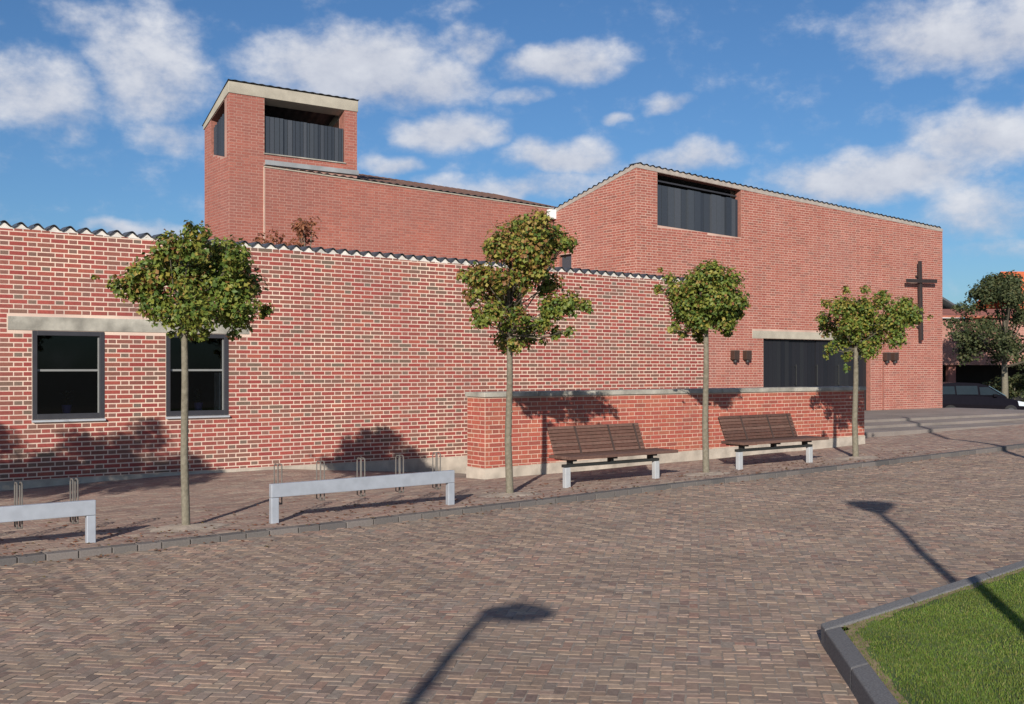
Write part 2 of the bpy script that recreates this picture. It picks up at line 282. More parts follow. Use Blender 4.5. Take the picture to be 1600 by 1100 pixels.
# ------------------------------------------------------------------ paving laid piece by piece
A_ = np.array([5.465, 4.405]); B_ = np.array([8.07, 4.56]); D_ = np.array([4.38, 3.21])     # lawn corner and its two kerb directions
e1 = (B_-A_)/np.linalg.norm(B_-A_); e2 = (D_-A_)/np.linalg.norm(D_-A_)
def in_lawn(x, y, off=0):
    n1 = np.array([e1[1], -e1[0]]); n2 = np.array([-e2[1], e2[0]])
    return ((x-A_[0])*n1[0]+(y-A_[1])*n1[1] > off) & ((x-A_[0])*n2[0]+(y-A_[1])*n2[1] > off)
def paver_mesh(cx, cy, ang, Lx, Wy, tilt=.0014, prot=.0, cz=None):
    """chamfered paving bricks: 9 quads each"""
    n = len(cx); c, s = np.cos(ang), np.sin(ang); hx, hy = Lx/2, Wy/2
    z = (gz(cx, cy) if cz is None else cz)+RNG.uniform(-.0018, .0018, n); tx = RNG.uniform(-tilt, tilt, n); ty = RNG.uniform(-tilt, tilt, n)
    dzx = (gz(cx+.05, cy)-gz(cx-.05, cy))/.1; dzy = np.clip((gz(cx, cy+.05)-gz(cx, cy-.05))/.1, -.2, .2)
    jx, jy, ja = RNG.uniform(-.003, .003, n), RNG.uniform(-.003, .003, n), RNG.normal(0, .035, n)*(n > 1)
    ang = ang+ja; c, s = np.cos(ang), np.sin(ang); cx = cx+jx*(n > 1); cy = cy+jy*(n > 1); hx = hx*RNG.uniform(.90, 1.02, n)**(n > 1); hy = hy*RNG.uniform(.86, 1.03, n)**(n > 1)
    rows = []
    for (k, dz) in ((.006, 0), (0, -.0022), (0, -.03)):
        for (a, b) in ((-1,-1),(1,-1),(1,1),(-1,1)):
            u = a*(hx-k); v = b*(hy-k); x = c*u-s*v; y = s*u+c*v
            rows.append(np.stack([cx+x, cy+y, z+dz+a*tx+b*ty+dzx*x+dzy*y], -1))
    V = np.stack(rows, 1).reshape(-1, 3)
    Q = [(0,1,2,3)]+[(4+i, 4+(i+1)%4, (i+1)%4, i) for i in range(4)]+[(8+i, 8+(i+1)%4, 4+(i+1)%4, 4+i) for i in range(4)]
    F = (np.array(Q)[None]+(np.arange(n)*12)[:,None,None]).reshape(-1, 4)
    return V, F, np.repeat(RNG.uniform(0, 1, n), 9)
def lay(name_piece, parent, cx, cy, ang, Lx, Wy, m, nsingle=300):
    """the nearest pieces in view as objects of their own, the rest as one part"""
    d = cx*SX+cy*CX; r = np.abs(cx*CX-cy*SX)/np.maximum(d, .1); hz = (cy*0+1.7)/np.maximum(d, .1)
    score = np.where((r < .46) & (hz < .30) & (d > 5.4), d, 1e6+d); order = np.argsort(score); single = order[:nsingle]; rest = order[nsingle:]
    V, F, T = paver_mesh(cx[rest], cy[rest], ang[rest], Lx, Wy)
    o = link('paving_bricks', npmesh('paving_bricks', V, F, T), m, parent); o['kind'] = 'stuff'
    q = np.zeros(1); Vs, Fs, _ = paver_mesh(q, q, q, Lx, Wy, 0, 0, q); Vs[:, 2] = np.repeat([0, -.0022, -.03], 4); me = npmesh('paving_brick', Vs, Fs); me.materials.append(M[m])
    for i in single:
        p = bpy.data.objects.new(name_piece, me); C.objects.link(p); p.parent = parent
        x, y = float(cx[i]), float(cy[i]); sx = float(gz(x+.05, y)-gz(x-.05, y))/.1
        p.location = (x, y, float(gz(x, y))+random.uniform(-.0005, .002)); p.scale = (random.uniform(.90,1.02), random.uniform(.86,1.03), 1); sy = max(-.2, min(.2, float(gz(x, y+.05)-gz(x, y-.05))/.1)); nv = Vector((-sx+random.uniform(-.006,.006), -sy+random.uniform(-.006,.006), 1)).normalized(); p.rotation_euler = (Vector((0,0,1)).rotation_difference(nv) @ Euler((0, 0, float(ang[i])+random.gauss(0,.035))).to_quaternion()).to_euler()

# street: herringbone at 45 degrees to the kerb
road = sheet('road', np.arange(-16, 36.5, .1), np.concatenate([[-14,-10,-6,-3], np.arange(-1.5, 10.41, .1), [10.49]]), gz, 'sand', off=-.0028)
tag(road, 'brown herringbone clinker street in front of the church', 'road', kind='structure')
w = .070; G = 620; I, J = np.meshgrid(np.arange(-G, G), np.arange(-G, G)); dd = (I-J) % 4
hb = []
for cond, cxo, cyo, an in ((dd == 0, 1.0, .5, 0.0), (dd == 3, .5, 1.0, PI/2)):
    u = (I[cond]+cxo)*w; v = (J[cond]+cyo)*w; hb.append((u, v, np.full(len(u), an)))
u = np.concatenate([h[0] for h in hb]); v = np.concatenate([h[1] for h in hb]); an = np.concatenate([h[2] for h in hb]); t45 = math.radians(45)
px_ = u*math.cos(t45)-v*math.sin(t45)+1.0; py_ = u*math.sin(t45)+v*math.cos(t45); an = an+t45
ok = (px_ > -3) & (px_ < 32) & (py_ > -1) & (py_ < 10.47) & inview(px_, py_, 2.0) & ~in_lawn(px_, py_, .06)
lay('paving_brick', road, px_[ok], py_[ok], an[ok], .137, .067, 'paver')
# footway: running bond along the wall
pav = sheet('pavement', np.arange(-16, 36.6, .1), np.arange(10.62, 21, .1), gz, 'sand', off=-.0028)
tag(pav, 'reddish brown clinker pavement along the brick walls', 'pavement', kind='structure')
U, V_ = np.meshgrid(np.arange(-3, 31, .19), np.arange(10.70, 17.2, .09)); U = U+(np.round((V_-10.7)/.09) % 2)*.095
cx, cy = U.ravel(), V_.ravel()
ok = inview(cx, cy, 2.0) & (cy < 16.17) & ~((cx > 8.95) & (cx < 18.0) & (cy > 13.38)) & ~((cx > 17.9) & (cy > 14.93))
for tx in (3.81, 7.97, 11.47, 14.91): ok &= ((cx-tx)**2+((cy-11.3)*1.3)**2 > .42**2)
lay('paving_brick', pav, cx[ok], cy[ok], cx[ok]*0, .181, .081, 'paver_walk')

# kerb between street and footway: one stone after another
kerb = empty('kerb', 'low grey granite kerb between pavement and street', 'kerb', kind='structure')
x = -4.0; i = 0
while x < 31:
    l = random.uniform(.22, .34); b = MB(); z0, z1 = float(base(x)), float(base(x+l)); a, c = 10.48, 10.63; j = random.uniform(-.004, .004); up = .004
    b.hexa([(x+.004,a+j,z0-.2),(x+l-.004,a+j,z1-.2),(x+l-.004,c,z1-.2),(x+.004,c,z0-.2),(x+.004,a+j+.008,z0+up),(x+l-.004,a+j+.008,z1+up),(x+l-.004,c,z1+up),(x+.004,c,z0+up)])
    b.build('kerb_stone', 'kerb', kerb, bevel=.008); x += l

# ------------------------------------------------------------------ lawn with its kerb
lawn_k = empty('lawn_kerb', 'dark granite kerb with a sharp corner round the lawn', 'kerb', kind='structure')
def offset_pt(d1, d2): return A_+e1*d1+e2*d2
sinq = abs(e1[0]*e2[1]-e1[1]*e2[0]); wk = .115/sinq; topz = .065
def kz(p): return float(base(p[0]))
def kerb_run(s0, s1, along, other, first=False):
    s = s0
    while s < s1:
        l = random.uniform(.8, 1.05); s2 = s+l
        q = [A_+along*(s+.003)+other*0, A_+along*(s2-.003), A_+along*(s2-.003)+other*wk, A_+along*(s+.003)+other*wk]
        b = MB(); lo = -.16
        b.hexa([(p[0],p[1],lo) for p in q]+[(p[0],p[1],topz+.045*min(6, max(0, p[0]-5.6))) for p in q]) if along is e2 else b.hexa([(p[0],p[1],lo) for p in reversed(q)]+[(p[0],p[1],topz+.045*min(6, max(0, p[0]-5.6))) for p in reversed(q)])
        b.build('kerb_stone', 'kerb_dark', lawn_k, bevel=.01); s = s2
kerb_run(0, 22, e1, e2, True); kerb_run(wk+.003, 11, e2, e1)
def lawnz(x): return topz-.012+.045*np.clip(x-5.6, 0, 6)
b = MB(); c0 = A_+e1*wk+e2*wk; far1 = A_+e1*22+e2*wk; far2 = A_+e2*11+e1*wk
pts = [c0, far1, np.array([27., -9.]), np.array([8., -14.]), far2]
# triangulated fan, fine enough for the gentle slope
NU = 40
lx, ly = np.meshgrid(np.linspace(0, 22, 60), np.linspace(0, 11, 40)); LX = c0[0]+e1[0]*lx+e2[0]*ly; LY = c0[1]+e1[1]*lx+e2[1]*ly; LZ = lawnz(LX)
a = (np.arange(39)[:,None]*60+np.arange(59)[None]).ravel(); F = np.stack([a, a+60, a+61, a+1], -1)
lawn = link('lawn', npmesh('lawn', np.stack([LX,LY,LZ], -1).reshape(-1, 3), F), 'turf'); tag(lawn, 'mown green lawn inside the granite kerb', 'lawn', kind='structure')
b = MB()
for (al, ot, n) in ((e1, e2, 90), (e2, e1, 70)):       # worn dry rim along the kerb
    for k in range(n):
        s = k*.06; wd = .05+.10*abs(mnoise.noise(Vector((s*3, al[0]*9, 0))))+(.10 if s < .5 else 0)*random.random(); wd2 = wd
        p = [c0+al*s, c0+al*(s+.06), c0+al*(s+.06)+ot*wd2, c0+al*s+ot*wd]
        b.poly([(q[0], q[1], float(lawnz(q[0]))+.003) for q in (p if al is e2 else p[::-1])])
rim = b.build('dry_turf', 'turf_edge', lawn)
nb = 120000; s1 = RNG.uniform(0, 6.5, nb)**1; s2 = RNG.uniform(0, 2.6, nb); bx = c0[0]+e1[0]*s1+e2[0]*s2; by = c0[1]+e1[1]*s1+e2[1]*s2
ed = np.minimum(s1, s2); keep = inview(bx, by, .3) & ((ed > .13) | (RNG.uniform(0, 1, nb) < .45)); bx, by, s1_, s2_ = bx[keep], by[keep], s1[keep], s2[keep]; n = len(bx)
hh = RNG.uniform(.008, .019, n); aa = RNG.uniform(0, 2*PI, n); ww = RNG.uniform(.0022, .004, n); le = RNG.uniform(0, .012, n); la = RNG.uniform(0, 2*PI, n); bz = lawnz(bx)
V = np.stack([np.stack([bx-np.cos(aa)*ww, by-np.sin(aa)*ww, bz], -1), np.stack([bx+np.cos(aa)*ww, by+np.sin(aa)*ww, bz], -1), np.stack([bx+np.cos(la)*le, by+np.sin(la)*le, bz+hh], -1)], 1).reshape(-1, 3)
gr = link('grass', npmesh('grass', V, np.arange(n*3).reshape(-1, 3), RNG.uniform(0, 1, n)), 'grass'); tag(gr, 'short green grass blades of the lawn', 'grass', kind='stuff')

# ------------------------------------------------------------------ brickwork
def brick_boxes(u0, u1, z0, z1, frame, proud, depth=.014):
    """frame = (origin, u direction, outward normal)"""
    O, ud, nd = (np.array(q, float) for q in frame); n = len(u0); pr = proud+RNG.uniform(-.0010, .0010, n); ch = .0
    def P(u, z, o): return O[None]+u[:,None]*ud[None]+np.array([0,0,1.])[None]*z[:,None]+nd[None]*o[:,None]
    V = np.stack([P(u0,z0,pr),P(u1,z0,pr),P(u1,z1,pr),P(u0,z1,pr),P(u0,z0,pr-depth),P(u1,z0,pr-depth),P(u1,z1,pr-depth),P(u0,z1,pr-depth)], 1).reshape(-1, 3)
    flip = np.dot(np.cross(ud, [0,0,1]), nd) < 0
    Q = np.array([(0,1,2,3),(1,0,4,5),(2,1,5,6),(3,2,6,7),(0,3,7,4)])
    if flip: Q = Q[:, ::-1]
    return V, (Q[None]+(np.arange(n)*8)[:,None,None]).reshape(-1, 4)
def lay_bricks(parent, frame, u_lo, u_hi, bot, top, holes, mats, bond='flemish', nsingle=0, phase=0., cl=.24, ch=.0667, joint=.013, proud=.005, near=None, z_start=None):
    zs = (z_start if z_start is not None else min(bot(u_lo), bot(u_hi))); zmax = max(top(u_lo), top(u_hi)); S_ = []
    k = 0; z = math.floor(zs/ch)*ch
    while z < zmax:
        k = int(round(z/ch)); row = []
        if bond == 'flemish': u = u_lo-.6+phase+(k % 2)*.18; seq = ((cl, 0), (cl/2, 1))
        elif bond == 'monk': u = u_lo-.8+phase+(k % 2)*.12+(k % 4 > 1)*.06; seq = ((cl, 0), (cl, 0), (cl/2, 1))
        q = 0
        while u < u_hi:
            l, kind = seq[q % len(seq)]; q += 1; row.append((u, u+l, kind)); u += l
        zb, zt = z, z+ch
        for (a, c, kind) in row:
            a = max(a, u_lo); c = min(c, u_hi)
            if c-a < .03: continue
            segs = [(a, c)]; zm = (zb+zt)/2
            for (h0, h1, b0, b1, t0, t1) in holes:
                hm = min(max((a+c)/2, h0), h1); f = (hm-h0)/(h1-h0)
                if b0+(b1-b0)*f-ch*.45 < zm < t0+(t1-t0)*f+ch*.45:
                    ns = []
                    for (p, r) in segs:
                        if r <= h0 or p >= h1: ns.append((p, r)); continue
                        if p < h0-.03: ns.append((p, h0))
                        if r > h1+.03: ns.append((h1, r))
                    segs = ns
            for (p, r) in segs:
                m_ = (p+r)/2; lo, hi = max(zb, bot(m_)), min(zt, top(m_))
                if hi-lo < .02: continue
                full = abs((r-p)-(cl/2 if kind else cl)) < .002 and hi-lo > ch-.001
                S_.append((p+joint/2, r-joint/2, lo+joint/2, hi-joint/2, kind, full))
        z += ch
    A = np.array([q[:5] for q in S_]); full = np.array([q[5] for q in S_])
    O, ud, nd = (np.array(q, float) for q in frame)
    uc = (A[:,0]+A[:,1])/2; zc = (A[:,2]+A[:,3])/2; P = O[None]+uc[:,None]*ud[None]; P[:,2] += zc
    single = np.zeros(len(A), bool)
    if nsingle:
        d = P[:,0]*SX+P[:,1]*CX; r = np.abs(P[:,0]*CX-P[:,1]*SX)/np.maximum(d, .1); vis = full & (r < .465) & (A[:,4] == 0)
        if near is not None: vis &= near(P)
        sc = np.where(vis, d, 1e6); idx = np.argsort(sc)[:nsingle]; idx = idx[sc[idx] < 1e5]; single[idx] = True
        me = {}
        for kind, l in ((0, cl), (1, cl/2)):
            hw, hz = (l-joint)/2, (ch-joint)/2
            V, F = brick_boxes(np.array([-hw]), np.array([hw]), np.array([-hz]), np.array([hz]), ((0,0,0), ud, nd), proud+.0008); m_ = npmesh('brick', V, F); m_.materials.append(M[mats[kind]]); me[kind] = m_
        for i in idx:
            o = bpy.data.objects.new('brick', me[int(A[i,4])]); C.objects.link(o); o.parent = parent; o.location = tuple(P[i]+nd*random.uniform(-.0004, .0006))
    for kind in ((0, 1) if mats[0] != mats[1] else (9,)):
        sel = ~single & ((A[:,4] == kind) if kind != 9 else True)
        if not sel.any(): continue
        B = A[sel]; j = RNG.uniform(-.0015, .0015, (len(B), 4)); B[:, :4] += j
        V, F = brick_boxes(B[:,0], B[:,1], B[:,2], B[:,3], frame, proud)
        o = link('header_bricks' if kind == 1 else 'wall_bricks', npmesh('bricks', V, F, np.repeat(RNG.uniform(0, 1, len(B)), 5)), mats[0 if kind == 9 else kind], parent); o['kind'] = 'stuff'
def wall_slab(name, parent, frame, u_lo, u_hi, bot, top, holes, m, thick=.35, reveal_m='reveal', reveal=.2):
    """front face with real openings, reveals, top, ends and back"""
    O, ud, nd = (np.array(q, float) for q in frame); mb = MB(); rv = MB()
    def P(u, z, o=0): return tuple(O+ud*u+np.array([0,0,z])+nd*o)
    br = sorted({u_lo, u_hi}|{h[0] for h in holes}|{h[1] for h in holes}); flip = np.dot(np.cross(ud, [0,0,1]), nd) < 0
    def add(m_, pts): m_.poly(pts[::-1] if flip else pts)
    for a, c in zip(br[:-1], br[1:]):
        cuts = sorted([h for h in holes if h[0] <= a+1e-6 and h[1] >= c-1e-6], key=lambda h: h[2])
        def hv(h, u): f = (u-h[0])/(h[1]-h[0]); return h[2]+(h[3]-h[2])*f, h[4]+(h[5]-h[4])*f
        pa, pc = bot(a), bot(c)
        for h in cuts:
            (ba, ta), (bc, tcc) = hv(h, a), hv(h, c); add(mb, [P(a,pa),P(c,pc),P(c,bc),P(a,ba)]); pa, pc = ta, tcc
        add(mb, [P(a,pa),P(c,pc),P(c,top(c)),P(a,top(a))])
        add(mb, [P(a,top(a)),P(c,top(c)),P(c,top(c),-thick),P(a,top(a),-thick)])
        add(mb, [P(c,bot(c),-thick),P(a,bot(a),-thick),P(a,top(a),-thick),P(c,top(c),-thick)]) if not cuts else None
    for u, s in ((u_lo, 1), (u_hi, -1)):
        q = [P(u,bot(u),-thick),P(u,bot(u)),P(u,top(u)),P(u,top(u),-thick)]; add(mb, q if s == 1 else q[::-1])
    o = mb.build(name, m, parent)
    for (h0, h1, b0, b1, t0, t1) in holes:
        rv = MB()
        for q in ([P(h0,b0),P(h0,b0,-reveal),P(h0,t0,-reveal),P(h0,t0)], [P(h1,b1,-reveal),P(h1,b1),P(h1,t1),P(h1,t1,-reveal)], [P(h0,b0),P(h1,b1),P(h1,b1,-reveal),P(h0,b0,-reveal)], [P(h0,t0,-reveal),P(h1,t1,-reveal),P(h1,t1),P(h0,t0)]): add(rv, q)
        rv.build('reveal', reveal_m, o)
    return o
def tile_mesh(name, length, wid=.215, amp=.042, th=.008):
    """S-profile clay tile, wave across x, running back along y"""
    n = 12; up = []; dn = []
    for i in range(n+1):
        t = i/n; z = amp*(.5-.5*math.cos(2*PI*min(1, t*1.0)))*(1 if t < .75 else 1)+.012*math.sin(PI*t); up.append((t*wid*1.04, z+th)); dn.append((t*wid*1.04, z))
    V = []; F = []
    for (y, dz) in ((0, 0), (length, .012)):
        V += [(x, y, z+dz) for x, z in up]+[(x, y, z+dz) for x, z in dn]
    k = 2*(n+1)
    for i in range(n):
        F += [(i, i+1, i+1+k, i+k), (n+1+i+1, n+1+i, n+1+i+k, n+1+i+1+k), (n+1+i, n+2+i, i+1, i), (k+i, k+i+1, k+n+2+i, k+n+1+i)]
    me = bpy.data.meshes.new(name); me.from_pydata(V, [], F); me.materials.append(M['tile_dark']); me.update(); return me
def bedding(parent, p0, p1, wid, yoff, hgt, plate, m='mortar_white'):
    """white mortar bedding filling the waves under the tiles, with a thin strip below"""
    p0, p1 = Vector(p0), Vector(p1); d = p1-p0; Ln = d.length; u = d.normalized(); nrm = Vector((-u.y, u.x, 0)).normalized(); b = MB()
    # nrm points to the left of the run (into the building when running along +x)
    def Q(s, h, y): return tuple(p0+u*s+nrm*y+Vector((0,0,h)))
    b.hexa([Q(0,-plate,-yoff),Q(Ln,-plate,-yoff),Q(Ln,-plate,.1),Q(0,-plate,.1),Q(0,.003,-yoff),Q(Ln,.003,-yoff),Q(Ln,.003,.1),Q(0,.003,.1)])
    k = int(Ln/wid)
    for i in range(k):
        s0 = i*wid; pts = []
        for j in range(9):
            t = j/8; z = hgt*(.5-.5*math.cos(2*PI*t)); pts.append((s0+t*wid, z))
        for (a, za), (c, zc) in zip(pts[:-1], pts[1:]):
            b.hexa([Q(a,0,-yoff+.004),Q(c,0,-yoff+.004),Q(c,0,.08),Q(a,0,.08),Q(a,za,-yoff+.004),Q(c,zc,-yoff+.004),Q(c,zc,.08),Q(a,za,.08)])
    o = b.build('mortar_bedding', m, parent); o['kind'] = 'stuff'; return o
def lay_tiles(parent, me, p0, p1, wid, yoff, name='roof_tile'):
    p0, p1 = Vector(p0), Vector(p1); d = p1-p0; k = int(d.length/wid); u = d.normalized(); rz = math.atan2(u.y, u.x); ry = -math.asin(u.z); nrm = Vector((-u.y, u.x, 0)).normalized()
    for i in range(k):
        o = bpy.data.objects.new(name, me); C.objects.link(o); o.parent = parent; o.location = p0+u*(i*wid)-nrm*yoff+Vector((0,0,.001+random.uniform(-.003,.003))); o.rotation_euler = (random.uniform(-.01,.01), ry+random.uniform(-.01,.01), rz+random.uniform(-.008,.008))

# ---- parish hall: the long low wall with two windows
YW = 16.2
hall = empty('parish_hall', 'low red brick hall with two dark windows and pale joints', 'building', loc=(0,0,0))
XH0, XH1 = -9.0, 16.45
htop = lambda u: 3.585-.0118*(u-2.9); hb_ = lambda u: .09
H_HOLES = [(3.30,4.27,.93,.93,2.17,2.17),(5.16,6.12,.93,.93,2.17,2.17),(2.98,6.46,2.17,2.17,2.37,2.37)]
fr = ((0,YW,0),(1,0,0),(0,-1,0))
hw = wall_slab('wall', hall, fr, XH0, XH1, hb_, htop, H_HOLES[:2], 'mortar_wall', thick=.35, reveal=.10)
lay_bricks(hw, fr, XH0, XH1, hb_, htop, H_HOLES, ('brick_wall','brick_head'), nsingle=300, joint=.016, proud=.0022)
b = MB(); b.box(2.985,6.455,YW-.010,YW+.2,2.175,2.365); b.build('lintel', 'concrete', hall, bevel=.006)
b = MB(); b.box(XH0,XH1-.002,YW-.004,YW+.3,-1.6,.088); b.build('plinth', 'plinth', hall)
b = MB(); b.box(XH1-.3,XH1,YW+.352,YW+7.9,-.2,3.2); b.box(XH0,XH0+.3,YW+.352,YW+7.9,-.2,3.2); b.build('side_wall', 'reveal', hall)
b = MB(); b.hexa([(XH0,YW+.36,3.2),(XH1,YW+.36,3.2),(XH1,YW+7.7,3.0),(XH0,YW+7.7,3.0),(XH0,YW+.36,3.25),(XH1,YW+.36,3.25),(XH1,YW+7.7,3.05),(XH0,YW+7.7,3.05)]); b.build('roof', 'tile_dark', hall)
for (a, c) in ((3.30,4.27),(5.16,6.12)):
    f = MB(); y0, y1 = YW-.012, YW+.07; w_ = .065
    f.box(a,a+w_,y0,y1,.93,2.17); f.box(c-w_,c,y0,y1,.93,2.17); f.box(a+w_,c-w_,y0,y1,2.17-w_,2.17); f.box(a+w_,c-w_,y0,y1,.93,.93+w_+.01)
    win = f.build('window', 'frame', hall, bevel=.004)
    s = MB(); s.box(a+w_,c-w_,YW+.035,YW+.06,1.603,1.632); s.box(c-w_-.016,c-w_,YW+.03,YW+.06,1.005,2.105); s.build('sash_bar_lit_jamb', 'frame_pale', win)  # transom, plus a pale right upright for the sunlit jamb
    g = MB(); g.poly([(a+w_,YW+.045,1.0),(c-w_,YW+.045,1.0),(c-w_,YW+.045,1.60),(a+w_,YW+.045,1.60)]); g.build('pane', 'glass', win)
    g = MB(); g.poly([(a+w_,YW+.047,1.635),(c-w_,YW+.047,1.635),(c-w_,YW+.047,2.105),(a+w_,YW+.047,2.105)]); g.build('pane', 'glass', win)
    s = MB(); s.hexa([(a-.01,YW-.05,.895),(c+.01,YW-.05,.895),(c+.01,YW+.06,.905),(a-.01,YW+.06,.905),(a-.01,YW-.05,.918),(c+.01,YW-.05,.918),(c+.01,YW+.06,.935),(a-.01,YW+.06,.935)]); s.build('sill', 'sill', win)
b = MB()                                    # the room seen through the panes
x0,x1,y0,y1,z0,z1 = 2.9,6.6,YW+.352,YW+3.5,.2,2.6
for q in ([(x0,y1,z0),(x1,y1,z0),(x1,y1,z1),(x0,y1,z1)],[(x0,y0,z0),(x0,y1,z0),(x0,y1,z1),(x0,y0,z1)],[(x1,y1,z0),(x1,y0,z0),(x1,y0,z1),(x1,y1,z1)],[(x0,y0,z0),(x1,y0,z0),(x1,y1,z0),(x0,y1,z0)],[(x0,y1,z1),(x1,y1,z1),(x1,y0,z1),(x0,y0,z1)]): b.poly(q)
b.build('room', 'room', hall)
b = MB()
for (a, c) in ((3.30,4.27),(5.16,6.12)): b.box(a+.01,c-.01,YW+.101,YW+.36,.90,.985)
b.build('inner_sill', 'frame_pale', hall)
b = MB(); b.box(6.02,6.045,YW+.12,YW+.34,.99,1.58); b.build('lit_jamb_strip', 'white_wall', hall)  # white slab added for the sunlit right jamb of this window
def pot_plant(x, label):
    t = empty('potted_plant', label, 'plant', 'plants on the window sills', (x, YW+.20, .985))
    p = MB(); p.tube([(0,0,0),(0,0,.02),(0,0,.12),(0,0,.135)], [.045,.05,.066,.068], 14); p.build('pot', 'pot', t, smooth=False)
    l = MB()
    for k in range(60):
        a = random.uniform(0, 2*PI); h = random.uniform(.14, .34); r = random.uniform(.0, .11); s = random.uniform(.015, .03); c_ = Vector((r*math.cos(a), r*math.sin(a)*.6, h)); e = Vector((math.cos(a), math.sin(a), .5))*s; q = Vector((-math.sin(a), math.cos(a), 0))*s*.6
        l.poly([c_-e, c_+q, c_+e, c_-q], random.random())
    l.tube([(0,0,.12),(0,0,.3)], .006, 5); l.build('foliage', 'leaf_dark', t)
pot_plant(3.80, 'violet pot with a leafy plant behind the left hall window')
pot_plant(5.72, 'violet pot with a leafy plant behind the right hall window')
WT = .215; tm = tile_mesh('roof_tile', .34, WT, .066)
pA, pB = (2.0-.0, YW, htop(2.0)), (XH1, YW, htop(XH1))
bedding(hall, (XH0,YW,htop(XH0)), pB, WT, .002, .062, .018); lay_tiles(hall, tm, (XH0,YW,htop(XH0)), pB, WT, .03)

# ---- free-standing terrace wall in front of it
para = empty('terrace_wall', 'low orange red brick wall with concrete coping behind the benches', 'wall')
YP, PX0, PX1, PT = 13.4, 9.0, 17.95, .48
pb = lambda u: .155+.0195*(u-9.0); ptop = lambda u: 1.215
fr = ((0,YP,0),(1,0,0),(0,-1,0))
pw = wall_slab('wall', para, fr, PX0, PX1, pb, ptop, [], 'mortar_para', thick=PT)
lay_bricks(pw, fr, PX0+.002, PX1, pb, ptop, [], ('brick_para','brick_para'), nsingle=300, joint=.012, phase=.13, proud=.0022)
fr2 = ((PX0,YP,0),(0,1,0),(-1,0,0))
lay_bricks(pw, fr2, 0, PT, lambda u: .155, ptop, [], ('brick_para','brick_para'), joint=.012, phase=.36, proud=.0022)
b = MB(); b.hexa([(PX0-.012,YP-.012,-.5),(PX1+.01,YP-.012,-.4),(PX1+.01,YP+PT+.01,-.4),(PX0-.012,YP+PT+.01,-.9),(PX0-.012,YP-.012,.153),(PX1+.01,YP-.012,.328),(PX1+.01,YP+PT+.01,.328),(PX0-.012,YP+PT+.01,.153)]); b.build('plinth', 'plinth', para)
x = PX0-.03; n = 9; l = (PX1+.03-x)/n
for k in range(n):
    b = MB(); b.box(x+k*l+.003, x+(k+1)*l-.003, YP-.03, YP+PT+.03, 1.217, 1.287); b.build('coping_stone', 'concrete', para, bevel=.006)

# ---- church
YC = 20.7; XC0, XC1 = 18.54, 31.75
church = empty('church', 'large red brick church front with slanting roofline and black doors', 'building')
ctop = lambda u: 6.80-.0510*(u-18.54); cb = lambda u: .36
C_HOLES = [(19.25,22.36,5.33,5.22,6.69,6.53),(23.25,28.03,.36,.36,2.47,2.47),(22.80,28.5,2.47,2.47,2.69,2.69)]
fr = ((0,YC,0),(1,0,0),(0,-1,0))
cw = wall_slab('front_wall', church, fr, XC0+.006, XC1, cb, ctop, C_HOLES[:2], 'mortar_church', thick=.4, reveal=.22)
lay_bricks(cw, fr, XC0, XC1, cb, ctop, C_HOLES, ('brick_church','brick_church'), joint=.014, proud=.0018)
# left return wall of the church front, falling towards the nave
YS1 = 24.15; stop = lambda v: 6.80-.222*v; frs = ((XC0,YC,0),(0,1,0),(-1,0,0))
SH = [(2.66,3.2,3.9,3.9,4.78,4.78)]
sw = wall_slab('side_wall', church, frs, 0.012, YS1-YC, lambda v: -.3, stop, SH, 'mortar_church', thick=.4, reveal=.15)
lay_bricks(sw, frs, 0.002, YS1-YC, lambda v: 2.6, stop, SH, ('brick_church','brick_church'), joint=.014, proud=.0018, phase=.1)
b = MB(); b.box(XC0+.10,XC0+.12,YC+2.66,YC+3.2,3.9,4.78); b.build('side_window', 'slate', church)
b = MB(); b.box(XC1-.35,XC1-.002,YC+.402,YC+9,.0,ctop(XC1)-.3); b.box(XC0+.41,XC1-.36,YC+8.7,YC+9,.0,3.2); b.build('rear_wall', 'reveal', church)
# roofs
def corr(name, parent, m, x0, x1, y0, y1, zf, wid=.215, amp=.035):
    n = int((x1-x0)/wid*6); xs = np.linspace(x0, x1, n+1); ys = np.linspace(y0, y1, 8); return sheet(name, xs, ys, lambda X, Y: zf(X, Y)+amp*(.5+.5*np.sin(X/wid*2*PI)), m, parent)
corr('roof', church, 'tile_dark', XC0+.02, XC1, YC+.1, YC+9, lambda X, Y: 6.80-.051*(X-18.54)-.222*(Y-YC)+.01)
# nave: long wall left of the front, under a brown tiled roof
YN = 24.18; NX0 = 10.0; ntop = lambda u: 6.36-.031*(u-10.0)
frn = ((0,YN,0),(1,0,0),(0,-1,0))
nw = wall_slab('nave_wall', church, frn, NX0, XC0, lambda u: 1.5, ntop, [], 'mortar_tower', thick=.4)
lay_bricks(nw, frn, NX0+.03, XC0-.002, lambda u: 3.0, lambda u: ntop(u)-.0, [], ('brick_tower','brick_tower'), joint=.013, proud=.0018)
b = MB(); b.box(NX0-.008,NX0+.012,YN-.006,YN+.02,1.6,6.36); b.build('edge_joint', 'mortar_para', church)
b = MB(); b.hexa([(NX0,YN-.02,ntop(NX0)+.002),(XC0,YN-.02,ntop(XC0)+.002),(XC0,YN+.3,ntop(XC0)+.002),(NX0,YN+.3,ntop(NX0)+.002),(NX0,YN-.02,ntop(NX0)+.03),(XC0,YN-.02,ntop(XC0)+.03),(XC0,YN+.3,ntop(XC0)+.03),(NX0,YN+.3,ntop(NX0)+.03)]); b.build('eave_strip', 'concrete_pale', church)
nm = tile_mesh('nave_tile', .34, .215, .022); lay_tiles(church, nm, (NX0,YN,ntop(NX0)+.034), (XC0,YN,ntop(XC0)+.034), .215, .03)
